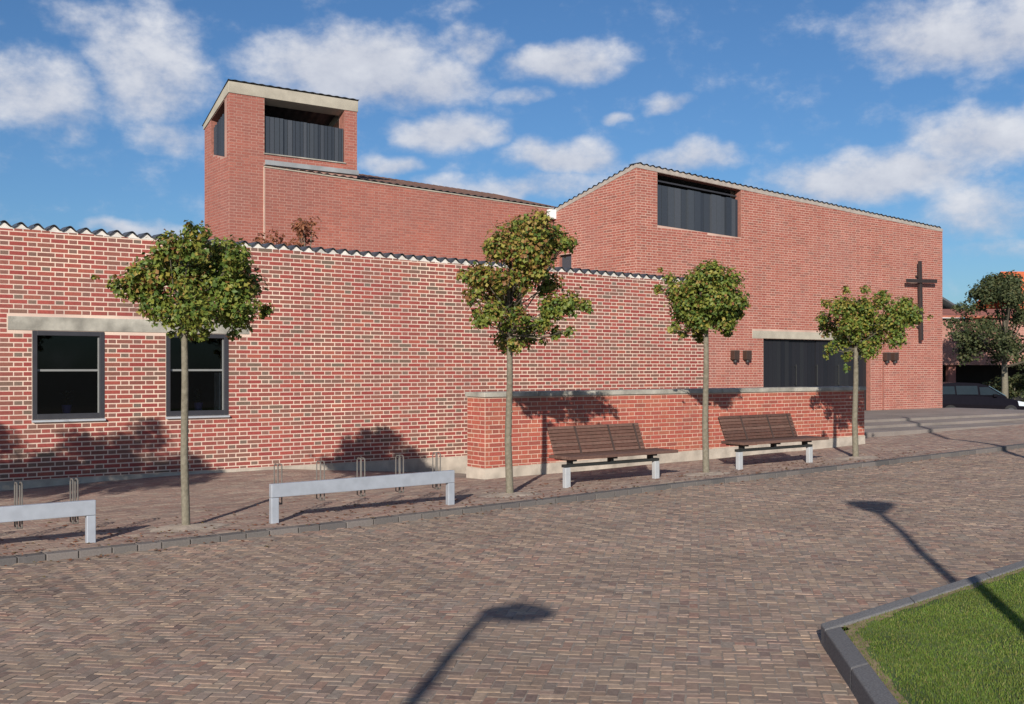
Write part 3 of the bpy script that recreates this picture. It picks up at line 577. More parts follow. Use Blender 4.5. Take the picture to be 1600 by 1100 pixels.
corr('nave_roof', church, 'tile_brown', NX0+.1, XC0+.6, YN+.15, YN+3.6, lambda X, Y: ntop(X)+.03+.25*(Y-YN))
b = MB(); b.box(18.30,18.536,YN-.16,YN-.022,5.80,6.06); gb = b.build('gutter_box', 'white_wall', church, bevel=.01)
# bedding and tiles along the church roofline
ctm = tile_mesh('church_tile', .36, .215, .036)
bedding(church, (XC0,YC,ctop(XC0)+.024), (XC1,YC,ctop(XC1)+.024), .215, .012, .03, .09, 'bedding_church'); lay_tiles(church, ctm, (XC0,YC,ctop(XC0)+.03), (XC1,YC,ctop(XC1)+.03), .215, .03)
sa, sb = (XC0,YS1,stop(YS1-YC)+.03), (XC0,YC,stop(0)+.03)
bedding(church, sa, sb, .215, .012, .03, .09, 'bedding_church'); lay_tiles(church, ctm, sa, sb, .215, .03)
# louvre window
lv = empty('louvre_window'); lv.parent = church
b = MB(); b.box(19.0,22.6,YC+.9,YC+.95,5.0,6.5); b.box(19.0,22.6,YC+.41,YC+.9,5.1,5.15); b.build('shade_backing', 'void', lv)
b = MB(); b.hexa([(19.25,YC+.17,6.50),(22.36,YC+.17,6.36),(22.36,YC+.22,6.36),(19.25,YC+.22,6.50),(19.25,YC+.17,6.54),(22.36,YC+.17,6.40),(22.36,YC+.22,6.40),(19.25,YC+.22,6.54)]); b.build('rail', 'frame', lv)
x = 19.262
while x < 22.3:
    wd = random.uniform(.15, .25); wd = min(wd, 22.35-x); f0 = (x-19.25)/3.11; zb, zt = 5.335-.11*f0, 6.40-.13*f0; a = random.choice((.0, .055))+random.uniform(0, .02)
    b = MB(); y0 = YC+.03+a; b.hexa([(x,y0,zb),(x+wd-.022,y0,zb-.005),(x+wd-.022,YC+.16,zb-.005),(x,YC+.16,zb),(x,y0,zt),(x+wd-.022,y0,zt-.01),(x+wd-.022,YC+.16,zt-.01),(x,YC+.16,zt)]); b.build('slat', 'slate', lv); x += wd
# entrance
dr = empty('door'); dr.parent = church
b = MB(); b.box(22.80,28.50,YC-.012,YC+.2,2.475,2.685); b.build('lintel', 'concrete_pale', church, bevel=.008)
b = MB(); b.box(23.25,28.03,YC+.221,YC+.24,.36,2.47); b.build('shade_backing', 'void', dr)
x = 23.26
while x < 28.0:
    wd = min(.17, 28.02-x); b = MB(); dpt = .12+random.uniform(-.003,.003)+(.03 if (int((x-23.26)/1.19) % 2) else 0); b.box(x+.004,x+wd-.004,YC+dpt,YC+.20,.365,2.46); b.build('board', 'door', dr); x += wd
for x in (24.7, 25.62, 26.6):
    b = MB(); b.tube([(x,YC+.06,1.15),(x,YC+.06,1.75)], .014, 8); b.tube([(x,YC+.06,1.2),(x,YC+.13,1.2)], .01, 6); b.tube([(x,YC+.06,1.7),(x,YC+.13,1.7)], .01, 6); b.build('handle', 'dark_iron', dr)
b = MB(); b.box(28.60,28.66,YC-.02,YC-.001,.37,1.80); b.build('conduit', 'reveal', church)
# wall lamps either side of the doors
def wall_lamp(x, label):
    t = empty('wall_lamp', label, 'lamp', 'wall lamps beside the church doors', (x, YC, 1.86))
    b = MB(); b.box(-.10,.10,-.17,-.02,.02,.27); b.build('housing', 'bronze', t, bevel=.006)
    b = MB(); b.box(-.05,.05,-.019,-.001,.06,.22); b.build('bracket', 'dark_iron', t)
    b = MB(); b.tube([(0,-.10,.018),(0,-.10,-.05)], .055, 12); b.build('diffuser', 'dark_iron', t)
wall_lamp(22.02, 'square brown wall lamp left of the black doors, farther from them')
wall_lamp(22.50, 'square brown wall lamp left of the black doors, nearer to them')
wall_lamp(28.70, 'square brown wall lamp right of the black doors, nearer to them')
wall_lamp(29.10, 'square brown wall lamp right of the black doors, farther from them')
cr = empty('cross', 'tall dark metal cross mounted on the church front', 'cross', None, (30.38, YC-.16, 2.52)); cr.rotation_euler = (0, -.035, 0)
b = MB(); b.box(-.06,.06,-.035,.035,0,2.50); b.build('upright', 'cross', cr, bevel=.006)
b = MB(); b.box(-.80,.80,-.075,-.036,1.81,1.93); b.build('crossbar', 'cross', cr, bevel=.006)
b = MB(); b.box(-.03,.03,.036,.16,.4,.46); b.box(-.03,.03,.036,.16,2.0,2.06); b.build('bracket', 'dark_iron', cr)

# ---- bell tower
tower = empty('bell_tower', 'square brick bell tower with dark louvres and concrete rim', 'tower')
TX0, TX1, TY = 9.16, 12.44, 24.2; tt = lambda u: 7.99
T_HOLES = [(10.02,12.10,6.70,6.70,7.99,7.99)]
frt = ((0,TY,0),(1,0,0),(0,-1,0))
tw = wall_slab('front_wall', tower, frt, TX0+.006, TX1, lambda u: .3, tt, T_HOLES, 'mortar_tower', thick=.3, reveal=.28)
lay_bricks(tw, frt, TX0, TX1, lambda u: 2.8 if u < 10 else 6.52, tt, T_HOLES, ('brick_tower','brick_tower'), joint=.013, proud=.0018, z_start=2.8)
TD = 1.62; frl = ((TX0,TY,0),(0,1,0),(-1,0,0)); lt = lambda v: 7.99-.352*v
L_HOLES = [(.14,1.18,6.52,6.76,7.93,7.57)]
tl = wall_slab('left_wall', tower, frl, .012, TD, lambda v: .3, lt, L_HOLES, 'mortar_tower', thick=.3, reveal=.25)
lay_bricks(tl, frl, .002, TD, lambda v: 2.8, lt, L_HOLES, ('brick_tower','brick_tower'), joint=.013, proud=.0018, phase=.2, z_start=2.8)
b = MB(); b.box(TX1-.3,TX1-.002,TY+.302,TY+TD,.3,7.4); b.box(TX0+.32,TX1-.31,TY+TD-.2,TY+TD,.3,7.38); b.build('rear_wall', 'reveal', tower)
b = MB(); b.hexa([(TX0-.02,TY-.02,7.992),(TX1+.02,TY-.02,7.992),(TX1+.02,TY+.3,7.9),(TX0-.02,TY+.3,7.9),(TX0-.02,TY-.02,8.255),(TX1+.02,TY-.02,8.255),(TX1+.02,TY+.3,8.13),(TX0-.02,TY+.3,8.13)]); b.build('rim_beam', 'concrete_pale', tower, bevel=.006)
for xa, xb in ((TX0-.02,TX0+.28),(TX1-.28,TX1+.02)):
    b = MB(); b.hexa([(xa,TY+.302,7.89),(xb,TY+.302,7.89),(xb,TY+TD+.03,7.425),(xa,TY+TD+.03,7.425),(xa,TY+.302,8.13),(xb,TY+.302,8.13),(xb,TY+TD+.03,7.535),(xa,TY+TD+.03,7.535)]); b.build('rim_beam', 'concrete_pale', tower)
corr('roof', tower, 'tile_dark', TX0-.04, TX1+.04, TY-.05, TY+TD+.08, lambda X, Y: 8.262-.44*(Y-TY), amp=.014)
b = MB(); b.box(9.47,12.13,TY+1.25,TY+1.3,6.2,7.4); b.build('shade_backing', 'void', tower)
lt_ = empty('louvre_window'); lt_.parent = tower
x = 10.06
while x < 12.06:
    wd = min(random.uniform(.07,.13), 12.09-x); b = MB(); y0 = TY+.03+random.uniform(0,.05); b.box(x,x+wd-.012,y0,TY+.12,6.705,7.58-.02*(x-10)); b.build('slat', 'slate', lt_); x += wd
lt2 = empty('louvre_window'); lt2.parent = tower; y = .15
while y < 1.16:
    wd = min(.12, 1.175-y); b = MB(); x0 = TX0+.05+random.uniform(0,.03); f = (y-.14)/1.04; b.box(x0,TX0+.13,TY+y,TY+y+wd-.012,6.53+.24*f,7.74-.36*f); b.build('slat', 'slate', lt2); y += wd
b = MB(); b.box(TX0+.251,TX0+.27,TY+.30,TY+1.3,6.4,7.9); b.build('shade_backing', 'void', tower)
b = MB(); b.box(10.03,TX1+.02,TY-.05,TY-.006,6.425,6.535); b.build('flashing', 'lead', tower)
b = MB(); b.box(10.0,12.12,TY-.03,TY+.05,6.672,6.698); b.build('sill', 'concrete', tower)

# ---- steps and platform before the church doors
st = empty('steps', 'three low paved steps before the church doors', 'steps', kind='structure')
for k, (y, z) in enumerate(((14.93,.235),(15.93,.298),(16.93,.36))):
    y2 = (15.93,16.93,YC-.006)[k]; n = 14
    for j in range(n):
        x0 = 17.97+j*1.02; b = MB(); b.box(x0+.002,x0+1.018,y,y2+(.0 if k == 2 else .05),z-.25,z-.0005*j%.002); b.build('tread_slab', 'platform', st, bevel=.006)

# ------------------------------------------------------------------ trees
def leaf_cloud(clusters, n_per, size, rnd, depth=1.0, autumn=None):
    """maple-like leaves as small folded lobed blades filling the clusters' shells"""
    V = []; F = []; T = []
    for (cx_, cy_, cz_, r) in clusters:
        n = int(n_per*(r/.22)**2)
        for _ in range(n):
            d = Vector((rnd.gauss(0,1), rnd.gauss(0,1), rnd.gauss(0,1))).normalized(); rr = r*(rnd.random()**.42)*(1+.22*rnd.gauss(0,1)*.6)
            p = Vector((cx_, cy_, cz_))+Vector((d.x, d.y, d.z*.9))*rr
            nrm = (d+Vector((rnd.gauss(0,.6), rnd.gauss(0,.6), .5+rnd.gauss(0,.5)))).normalized()
            a = nrm.cross(Vector((rnd.gauss(0,1), rnd.gauss(0,1), rnd.gauss(0,1)))).normalized(); c_ = nrm.cross(a); s = size*rnd.uniform(.6,1.35); i = len(V)
            fold = nrm*s*.22
            V += [p-a*s*.9, p-a*s*.1+c_*s*.85+fold, p+a*s*.25+c_*s*.35, p+a*s*1.05, p+a*s*.25-c_*s*.35, p-a*s*.1-c_*s*.85+fold]
            F += [(i,i+5,i+4,i+3),(i,i+3,i+2,i+1)]
            t = rnd.betavariate(2.0, 2.6)*.78
            if autumn:
                w_ = autumn(p)
                if rnd.random() < w_: t = rnd.uniform(.62, .97)
            T += [t, t]
    m = MB(); m.v = [tuple(v) for v in V]; m.f = F; m.t = T; return m
def street_tree(x, y, clusters, seed, label, trunk_r, lean=(0,0), n_per=150, size=.036, autumn=None, leafm='leaf', top=None, group='young street trees along the kerb'):
    rnd = random.Random(seed); z0 = float(gz(x, y)); R_ = Vector((CX, -SX, 0)); F_ = Vector((SX, CX, 0))
    t = empty('street_tree', label, 'tree', group, (x, y, z0))
    cl = []
    xc = sum(c[0] for c in clusters)/len(clusters)
    span = max(c[0] for c in clusters)-min(c[0] for c in clusters)
    for (dx, z, r) in clusters:
        r *= 1.03; lim = max(.05, span*.42*(1-min(1, abs(dx-xc)/(span*.62))**2)); dy = rnd.uniform(-1, 1)*lim
        p = R_*dx+F_*dy; cl.append((p.x, p.y, z-z0, r))
        if r > .2: # the crown is as deep as it is wide
            dy2 = -dy*rnd.uniform(.5, 1); q = R_*(dx+rnd.uniform(-.05,.05))+F_*dy2; cl.append((q.x, q.y, z-z0+rnd.uniform(-.06,.06), r*.85))
    zc = min(c[2] for c in cl)
    fork = zc+.12
    b = MB(); pts = [(0,0,-.05),(rnd.uniform(-.02,.02),rnd.uniform(-.02,.02),fork*.35),(lean[0]*.5,lean[1]*.5,fork*.7),(lean[0],lean[1],fork)]
    b.tube([(0,0,-.05),(0,0,.03)]+pts[1:], [trunk_r*1.45,trunk_r*1.12,trunk_r,trunk_r*.9,trunk_r*.78], 12, cap=False)
    for _ in range(5):
        h = rnd.uniform(.5, fork-.1); a_ = rnd.uniform(0, 2*PI); e_ = Vector((math.cos(a_), math.sin(a_), .3)); c_ = Vector((lean[0]*h/fork, lean[1]*h/fork, h)); b.tube([c_+e_*trunk_r*.4, c_+e_*trunk_r*1.08, c_+e_*trunk_r*1.18], [trunk_r*.42, trunk_r*.28, trunk_r*.12], 6)
    b.build('trunk', 'bark', t, smooth=True)
    f0 = Vector((lean[0], lean[1], fork-.02))
    mx = max(c[2] for c in cl); ld = f0.lerp(Vector((lean[0]*2, lean[1]*2, mx)), .75)
    m = MB(); m.tube([f0-Vector((0,0,.1)), f0.lerp(ld, .5)+Vector((rnd.uniform(-.03,.03),rnd.uniform(-.03,.03),0)), ld], [trunk_r*.75,trunk_r*.5,trunk_r*.2], 8); m.build('leader', 'twig', t, smooth=True)
    for c in cl:
        q = Vector(c[:3]); k = rnd.uniform(.0, .75)*max(0, min(1, (q.z-f0.z)/max(.1, mx-f0.z))); s0 = f0.lerp(ld, k)
        mid = s0.lerp(q, .5)+Vector((rnd.uniform(-.06,.06), rnd.uniform(-.06,.06), -.05+rnd.uniform(-.03,.04)))
        m = MB(); m.tube([s0, mid, q], [trunk_r*.27,trunk_r*.18,trunk_r*.08], 6)
        for _ in range(4):
            e = q+Vector((rnd.gauss(0,1),rnd.gauss(0,1),rnd.gauss(0,.8)))*c[3]*.6; s_ = mid.lerp(q, rnd.uniform(.3,1)); m.tube([s_, s_.lerp(e,.5)+Vector((0,0,.02)), e], [trunk_r*.12,trunk_r*.09,trunk_r*.04], 4)
        m.build('branch', 'twig', t, smooth=True)
    leaf_cloud(cl+[(c[0]+rnd.gauss(0,.13), c[1]+rnd.gauss(0,.13), c[2]+rnd.gauss(.02,.11), c[3]*.45) for c in cl], n_per*1.9, size*.82, rnd, autumn=autumn).build('crown', leafm, t)
    return t
T1=[(-0.60,2.49,0.17),(-0.44,2.56,0.22),(-0.30,2.32,0.22),(-0.24,2.72,0.24),(-0.03,2.83,0.21),(0.20,2.89,0.22),(0.32,3.01,0.11),(0.44,2.83,0.22),(0.64,2.76,0.16),(0.07,2.56,0.27),(0.37,2.56,0.27),(0.57,2.49,0.20),(-0.03,2.22,0.21),(0.27,2.22,0.21),(0.50,2.25,0.20),(0.71,2.27,0.13),(-0.13,2.05,0.11),(0.17,2.05,0.13),(0.78,2.30,0.07),(-0.75,2.52,0.08)]
T2=[(0.02,3.28,0.27),(0.27,3.36,0.23),(0.47,3.28,0.25),(-0.10,3.16,0.21),(0.27,3.07,0.28),(0.68,3.24,0.15),(0.80,3.25,0.07),(-0.30,2.75,0.23),(-0.42,2.83,0.16),(-0.46,2.55,0.14),(-0.06,2.75,0.20),(-0.22,2.34,0.19),(-0.38,2.26,0.13),(0.02,2.42,0.15),(0.35,2.91,0.20),(0.51,2.75,0.19),(0.55,2.42,0.20),(0.76,2.46,0.19),(0.94,2.44,0.09),(0.39,2.18,0.12),(0.19,2.10,0.18),(-0.06,2.02,0.18),(0.59,2.10,0.10),(0.76,2.10,0.08),(0.07,1.93,0.11),(0.0,2.62,0.15),(-0.14,2.52,0.14),(0.10,2.28,0.14),(0.18,2.66,0.11),(0.42,2.22,0.11),(-0.02,2.2,0.13),(0.3,2.2,.12),(0.12,2.85,.16)]
T3=[(0.02,3.00,0.22),(0.25,2.88,0.24),(-0.12,2.91,0.22),(-0.45,2.77,0.18),(-0.54,2.95,0.10),(-0.68,2.81,0.08),(-0.26,2.63,0.27),(0.07,2.58,0.30),(0.39,2.63,0.21),(0.48,2.44,0.11),(0.25,2.35,0.21),(-0.12,2.35,0.21),(-0.35,2.40,0.14),(-0.03,2.14,0.12),(-0.26,2.16,0.08),(-0.51,2.21,0.05),(0.55,2.58,0.07),(0.11,3.14,0.07)]
T4=[(-0.39,2.62,0.18),(-0.49,2.49,0.12),(-0.13,2.66,0.20),(0.14,2.62,0.22),(0.40,2.75,0.16),(0.54,2.88,0.08),(0.66,2.62,0.20),(0.85,2.52,0.20),(0.08,2.38,0.27),(0.45,2.38,0.25),(-0.28,2.33,0.20),(0.19,2.07,0.23),(-0.18,2.12,0.18),(-0.39,1.96,0.12),(0.08,1.89,0.14),(0.50,2.12,0.18),(0.77,2.38,0.16),(-0.13,1.86,0.10),(0.99,2.46,0.08),(-0.49,2.72,0.08)]
aut = lambda amt: (lambda p: amt*(1 if p.z > 2.45 else .35)*(1.6 if p.x < .1 else .8))
street_tree(3.81, 11.3, T1, 11, 'street tree with wide green crown before the hall windows', .040, autumn=aut(.16), lean=(-.02,.0), n_per=210)
street_tree(7.97, 11.3, T2, 12, 'tallest street tree with gappy yellowish crown at the end of the terrace wall', .044, autumn=aut(.34), n_per=210)
street_tree(11.47, 11.3, T3, 13, 'street tree with compact green crown between the two benches', .045, autumn=aut(.12), n_per=230)
street_tree(14.91, 11.3, T4, 14, 'street tree with flat crown before the church doors', .045, autumn=aut(.22), n_per=230, lean=(.01,.0))
TX = [(-.9,2.5,.24),(-.6,2.75,.26),(-.55,2.35,.26),(-.25,2.9,.26),(-.2,2.5,.30),(.1,3.0,.26),(.15,2.6,.30),(.45,2.85,.26),(.5,2.45,.28),(.8,2.65,.24),(.9,2.4,.22),(-.1,2.15,.22),(.3,2.15,.22),(-.5,2.1,.18)]
street_tree(-.05, 11.3, TX, 15, 'street tree just beyond the left edge throwing leafy shadow under the window', .045, n_per=170)
street_tree(-1.9, 11.5, TX, 16, 'farther street tree beyond the left edge shading the wall foot at far left', .045, n_per=170)
def pit(x, y):
    b = MB(); n = 20; ring = [(x+.40*math.cos(a*2*PI/n)*(1+.12*math.sin(a*3.1)), y+.30*math.sin(a*2*PI/n)*(1+.12*math.cos(a*2.3))) for a in range(n)]; z = float(gz(x, y))
    for k in range(n):
        p, q = ring[k], ring[(k+1)%n]; b.poly([(x, y, z+.03), (p[0], p[1], float(gz(*p))-.002), (q[0], q[1], float(gz(*q))-.002)])
    return b.build('tree_pit', 'pit', pav)
for x in (3.81, 7.97, 11.47, 14.91): pit(x, 11.3)

# courtyard shrubs whose reddish tops show over the hall wall
def shrub(x, y, ztop, w_, seed, label):
    rnd = random.Random(seed); t = empty('courtyard_shrub', label, 'shrub', 'red leaved shrubs behind the hall wall', (x, y, .1)); cl = []
    for k in range(14):
        h = ztop-.1-rnd.uniform(.05, 1.0); cl.append((rnd.uniform(-w_,w_)*(1.0 if h < ztop-.6 else .4), rnd.uniform(-.3,.3), h, rnd.uniform(.13,.24)))
    m = MB(); m.tube([(0,0,0),(0,0,2.2)], [.05,.035], 8); m.build('trunk', 'bark', t)
    for c in cl:
        m = MB(); m.tube([(0,0,2.0),(c[0]*.5,c[1]*.5,(2+c[2])/2),c[:3]], [.025,.015,.006], 5); m.build('branch', 'bark', t)
    leaf_cloud(cl, 60, .04, rnd).build('crown', 'leaf_red', t)
shrub(8.05, 19.0, 4.32, .5, 3, 'low red brown shrub top over the hall wall, next to the tower')
shrub(8.8, 19.2, 4.5, .42, 4, 'taller red brown shrub top over the hall wall, right of the other')

# ------------------------------------------------------------------ street furniture
def bike_rack(x0, x1, y, label):
    z = float(gz(x0, y)); z1 = float(gz(x1, y)); t = empty('bike_rack', label, 'bicycle rack', 'grey steel bicycle racks on the pavement', (x0, y, z)); Lx = x1-x0; s = (z1-z)/Lx
    b = MB(); T_ = .42; b.hexa([(0,-.035,T_-.145),(Lx,-.035,T_-.145+s*Lx*.6),(Lx,.035,T_-.145+s*Lx*.6),(0,.035,T_-.145),(0,-.035,T_),(Lx,-.035,T_+s*Lx*.6),(Lx,.035,T_+s*Lx*.6),(0,.035,T_)]); b.build('beam', 'galv', t, bevel=.006)
    for xx in (0, Lx-.085):
        b = MB(); zb = s*xx; b.box(xx,xx+.085,-.035,.035,zb-.12,T_-.148+(s*Lx*.6 if xx else 0)); b.build('leg', 'galv', t, bevel=.006)
    k = 0; xx = Lx-.17
    while xx > .02:
        b = MB()
        for d in (-.022, .022):
            b.tube([(xx+d,.045,.20+s*xx),(xx+d,.05,.19+s*xx),(xx+d,.05,.60+s*xx),(xx+d,.07,.615+s*xx),(xx+d,.13,.615+s*xx),(xx+d,.15,.59+s*xx),(xx+d,.15,.20+s*xx),(xx+d,.05,.19+s*xx)], .0075, 6)
        b.tube([(xx-.022,.05,.19+s*xx),(xx+.022,.05,.19+s*xx)], .0065, 6)
        b.build('wheel_holder', 'rod', t); xx -= .5
bike_rack(4.60, 6.90, 10.95, 'grey steel bicycle rack between the first two trees')
bike_rack(.44, 2.80, 10.95, 'grey steel bicycle rack cut off by the left edge')
def bench():
    t = empty('bench', 'x', 'bench', 'wooden benches before the terrace wall')
    for xx in (0, 1.60):
        b = MB(); b.box(xx+.005,xx+.09,-.01,.06,-.08,.262); b.build('leg', 'galv_pale', t, bevel=.006)
    b = MB(); b.box(.002,1.698,0,.08,.264,.302); b.build('frame_beam', 'dark_iron', t, bevel=.004)
    for xx in (.09, .80, 1.53):
        b = MB(); b.box(xx,xx+.05,-.0,.08,.303,.345); b.box(xx,xx+.05,-.08,.34,.346,.371); b.hexa([(xx,.30,.385),(xx+.06,.30,.385),(xx+.06,.34,.385),(xx,.34,.385),(xx,.48,.76),(xx+.06,.48,.76),(xx+.06,.51,.76),(xx,.51,.76)]); b.build('bracket', 'dark_iron', t)
    for k in range(5):
        y = -.12+k*.095; b = MB(); b.box(-.01,1.95,y,y+.085,.372,.413); b.build('seat_slat', 'wood', t, bevel=.005)
    for k in range(9):
        f = k/9; y = .28+.17*f; z = .375+.415*f; b = MB(); dz = .040; b.hexa([(.06,y,z),(1.70,y,z),(1.70,y+.022,z-.01),(.06,y+.022,z-.01),(.06,y+.018,z+dz),(1.70,y+.018,z+dz),(1.70,y+.04,z+dz-.01),(.06,y+.04,z+dz-.01)]); b.build('back_slat', 'wood', t, bevel=.004)
    for xx in (.50, 1.10, 1.58):
        b = MB(); b.hexa([(xx,.270,.38),(xx+.03,.270,.38),(xx+.03,.279,.38),(xx,.279,.38),(xx,.436,.775),(xx+.03,.436,.775),(xx+.03,.445,.775),(xx,.445,.775)]); b.build('back_strap', 'wood_dark', t)
    return t
b1 = bench(); b1.location = (8.90, 11.35, .065); b1['label'] = 'nearer slatted brown bench beside the tallest street tree'; b1.rotation_euler = (0, -.006, 0)
b2 = copy_tree(b1); b2.location = (12.20, 11.35, .125); b2['label'] = 'farther slatted brown bench between third and fourth trees'

def street_lamp(x, y, H, az_, label, funnel=False):
    z = float(gz(x, y)) if not in_lawn(x, y) else float(lawnz(x)); t = empty('street_lamp', label, 'lamp', 'street lamps behind the camera', (x, y, z), az_)
    b = MB(); b.tube([(0,0,-.1),(0,0,.6),(0,0,.62),(0,0,H)], [.065,.065,.05,.042], 12); b.build('pole', 'lamp_paint', t)
    if funnel:
        b = MB(); b.tube([(0,0,H-.30),(0,0,H-.04),(0,0,H),(0,0,H+.03)], [.05,.27,.28,.05], 28); b.build('shade', 'lamp_paint', t); return
    b = MB(); b.tube([(0,0,H-.02),(.12,0,H+.04),(.24,0,H+.05)], .02, 8); b.build('arm', 'lamp_paint', t)
    b = MB(); b.tube([(.21,0,H-.05),(.21,0,H-.03),(.21,0,H+.03),(.21,0,H+.09)], [.27,.27,.16,.03], 24); b.build('shade', 'lamp_paint', t)
    b = MB(); b.tube([(.21,0,H-.13),(.21,0,H-.052)], [.06,.09], 16); b.build('diffuser', 'white_wall', t)
HL = 3.7; k_ = HL/math.tan(SUN_EL); sx_, sy_ = math.sin(SUN_AZ), math.cos(SUN_AZ)
street_lamp(-2.57, -.39, HL, -.60, 'street lamp outside the frame casting the round shadow at bottom centre')
street_lamp(3.73, 1.04, HL, 0, 'street lamp outside the frame casting the pointed shadow near the lawn', True)
b = MB(); b.tube([(13.8,6.45,0),(13.8,6.45,6.1)], [.06,.05], 10); b.tube([(13.8,6.45,6.1),(13.8,6.45,6.2)], [.07,.07], 10); fp = b.build('slim_pole', 'white_wall'); tag(fp, 'slim pole right of the frame whose thin shadow crosses the church steps', 'pole')  # unseen pole, placed by the thin shadow it casts on the steps

# ------------------------------------------------------------------ far right: house, tree, car
Rv = Vector((CX, -SX, 0)); Fv = Vector((SX, CX, 0))
def far_box(mb, r0, r1, d0, d1, z0, z1):
    P = []
    for z in (z0, z1):
        for (r, d) in ((r0,d0),(r1,d0),(r1,d1),(r0,d1)): q = Rv*r+Fv*d; P.append((q.x, q.y, z))
    mb.hexa(P)
hs = empty('neighbour_house', 'red brick house with open ground floor beyond the church corner', 'house')
frh_o = Rv*18+Fv*60; frh = (tuple(frh_o), tuple(Rv), tuple(-Fv))
hwall = wall_slab('wall', hs, frh, 0, 26, lambda u: 1.82, lambda u: 4.4, [], 'mortar_church', thick=8)
lay_bricks(hwall, frh, 0, 26, lambda u: 1.82, lambda u: 4.4, [], ('brick_far','brick_far'), joint=.013)
for r in (19, 24.2, 29.5, 36): b = MB(); far_box(b, r, r+.4, 60.3, 60.7, -.62, 1.81); b.build('pillar', 'brick_far', hs)
b = MB(); far_box(b, 18, 44, 64, 67.9, -.62, 1.815); b.build('inner_wall', 'void', hs)  # wall coloured near-black for the shade under the open ground floor
b = MB(); P0 = [(Rv*r+Fv*d) for (r, d) in ((17.6,59.6),(44.4,59.6),(44.4,64),(17.6,64))]
b.hexa([(P0[0].x,P0[0].y,4.41),(P0[1].x,P0[1].y,4.41),(P0[2].x,P0[2].y,5.0),(P0[3].x,P0[3].y,5.0),(P0[0].x,P0[0].y,4.52),(P0[1].x,P0[1].y,4.52),(P0[2].x,P0[2].y,5.12),(P0[3].x,P0[3].y,5.12)]); b.build('roof', 'tile_red', hs)
h2 = empty('tiled_house', 'house with bright orange tiled roof rising behind the tree', 'house')
b = MB(); far_box(b, 35.4, 50, 75, 84, -.62, 5.2); b.build('wall', 'brick_far', h2)
b = MB(); q = [(Rv*r+Fv*d) for (r, d) in ((35.0,74.5),(50.4,74.5),(50.4,79.5),(35.7,79.5),(35.0,84.5),(50.4,84.5))]
b.hexa([(q[0].x,q[0].y,5.1),(q[1].x,q[1].y,5.1),(q[2].x,q[2].y,8.5),(q[3].x,q[3].y,8.5),(q[0].x,q[0].y,5.3),(q[1].x,q[1].y,5.3),(q[2].x,q[2].y,8.7),(q[3].x,q[3].y,8.7)])
b.hexa([(q[3].x,q[3].y,8.5),(q[2].x,q[2].y,8.5),(q[5].x,q[5].y,5.1),(q[4].x,q[4].y,5.1),(q[3].x,q[3].y,8.7),(q[2].x,q[2].y,8.7),(q[5].x,q[5].y,5.3),(q[4].x,q[4].y,5.3)]); b.build('roof', 'tile_orange', h2)
b = MB(); far_box(b, 36.5, 37.3, 79.2, 80, 8.4, 9.6); 
h3 = empty('white_house', 'small patch of white gabled house between church corner and tree', 'house')
b = MB(); far_box(b, 27.2, 29.6, 72, 78, -.62, 5.4); b.build('wall', 'white_wall', h3)
b = MB(); g1 = [Rv*26.9+Fv*71.7, Rv*29.9+Fv*71.7, Rv*29.9+Fv*78.3, Rv*26.9+Fv*78.3]; m1 = (g1[0]+g1[1])/2; m2 = (g1[2]+g1[3])/2
b.hexa([(g1[0].x,g1[0].y,5.3),(m1.x,m1.y,6.2),(m2.x,m2.y,6.2),(g1[3].x,g1[3].y,5.3),(g1[0].x,g1[0].y,5.42),(m1.x,m1.y,6.34),(m2.x,m2.y,6.34),(g1[3].x,g1[3].y,5.42)])
b.hexa([(m1.x,m1.y,6.2),(g1[1].x,g1[1].y,5.3),(g1[2].x,g1[2].y,5.3),(m2.x,m2.y,6.2),(m1.x,m1.y,6.34),(g1[1].x,g1[1].y,5.42),(g1[2].x,g1[2].y,5.42),(m2.x,m2.y,6.34)]); b.build('roof', 'tile_dark', h3)
# broad tree before the house
rnd = random.Random(5); tp = Rv*24.0+Fv*53; bt = empty('broad_tree', 'broad dark green tree before the orange roofed house', 'tree', None, (tp.x, tp.y, -.6))
cl = []
for k in range(70):
    a = rnd.uniform(0, 2*PI); h = rnd.uniform(0, 1); rad = 2.5*math.sqrt(max(0, 1-(h*1.05-.25)**2)) if h < .6 else 2.5*(1-(h-.5)*1.45); rr = rad*math.sqrt(rnd.random())*.92
    cl.append((rr*math.cos(a)*1.15, rr*math.sin(a), 2.55+h*4.1, rnd.uniform(.35,.6)))
cl += [(-2.6*CX, 2.6*SX, 4.4, .4), (-2.3*CX, 2.3*SX, 5.2, .3), (-1.4*CX, 1.4*SX, 5.9, .3)]
m = MB(); m.tube([(0,0,0),(.03,0,1.4),(0,.03,3.2),(.1,0,5)], [.19,.15,.12,.05], 10); m.build('trunk', 'bark', bt, smooth=True)
for c in cl[::5]:
    m = MB(); m.tube([(0,0,2.2+.35*(c[2]-2.9)),(c[0]*.5,c[1]*.5,c[2]*.8),c[:3]], [.07,.04,.015], 5); m.build('branch', 'twig', bt)
leaf_cloud(cl, 40, .075, rnd).build('crown', 'leaf_dark', bt)
# hedge
hp = Rv*27.2+Fv*56.5; hd = empty('hedge', 'dark green hedge behind the parked car', 'hedge', None, (hp.x, hp.y, -.6)); cl = []
for k in range(90): q = Rv*rnd.uniform(-2.6, 5)+Fv*rnd.uniform(-.5,.5); cl.append((q.x, q.y, rnd.uniform(.2,1.8), .3))
leaf_cloud(cl, 26, .09, rnd).build('foliage', 'leaf_dark', hd)
b = MB()
for k in range(12): q = Rv*(-2.4+k*.65); b.tube([(q.x,q.y,0),(q.x,q.y,1.4)], .03, 5)
b.build('stem', 'bark', hd)
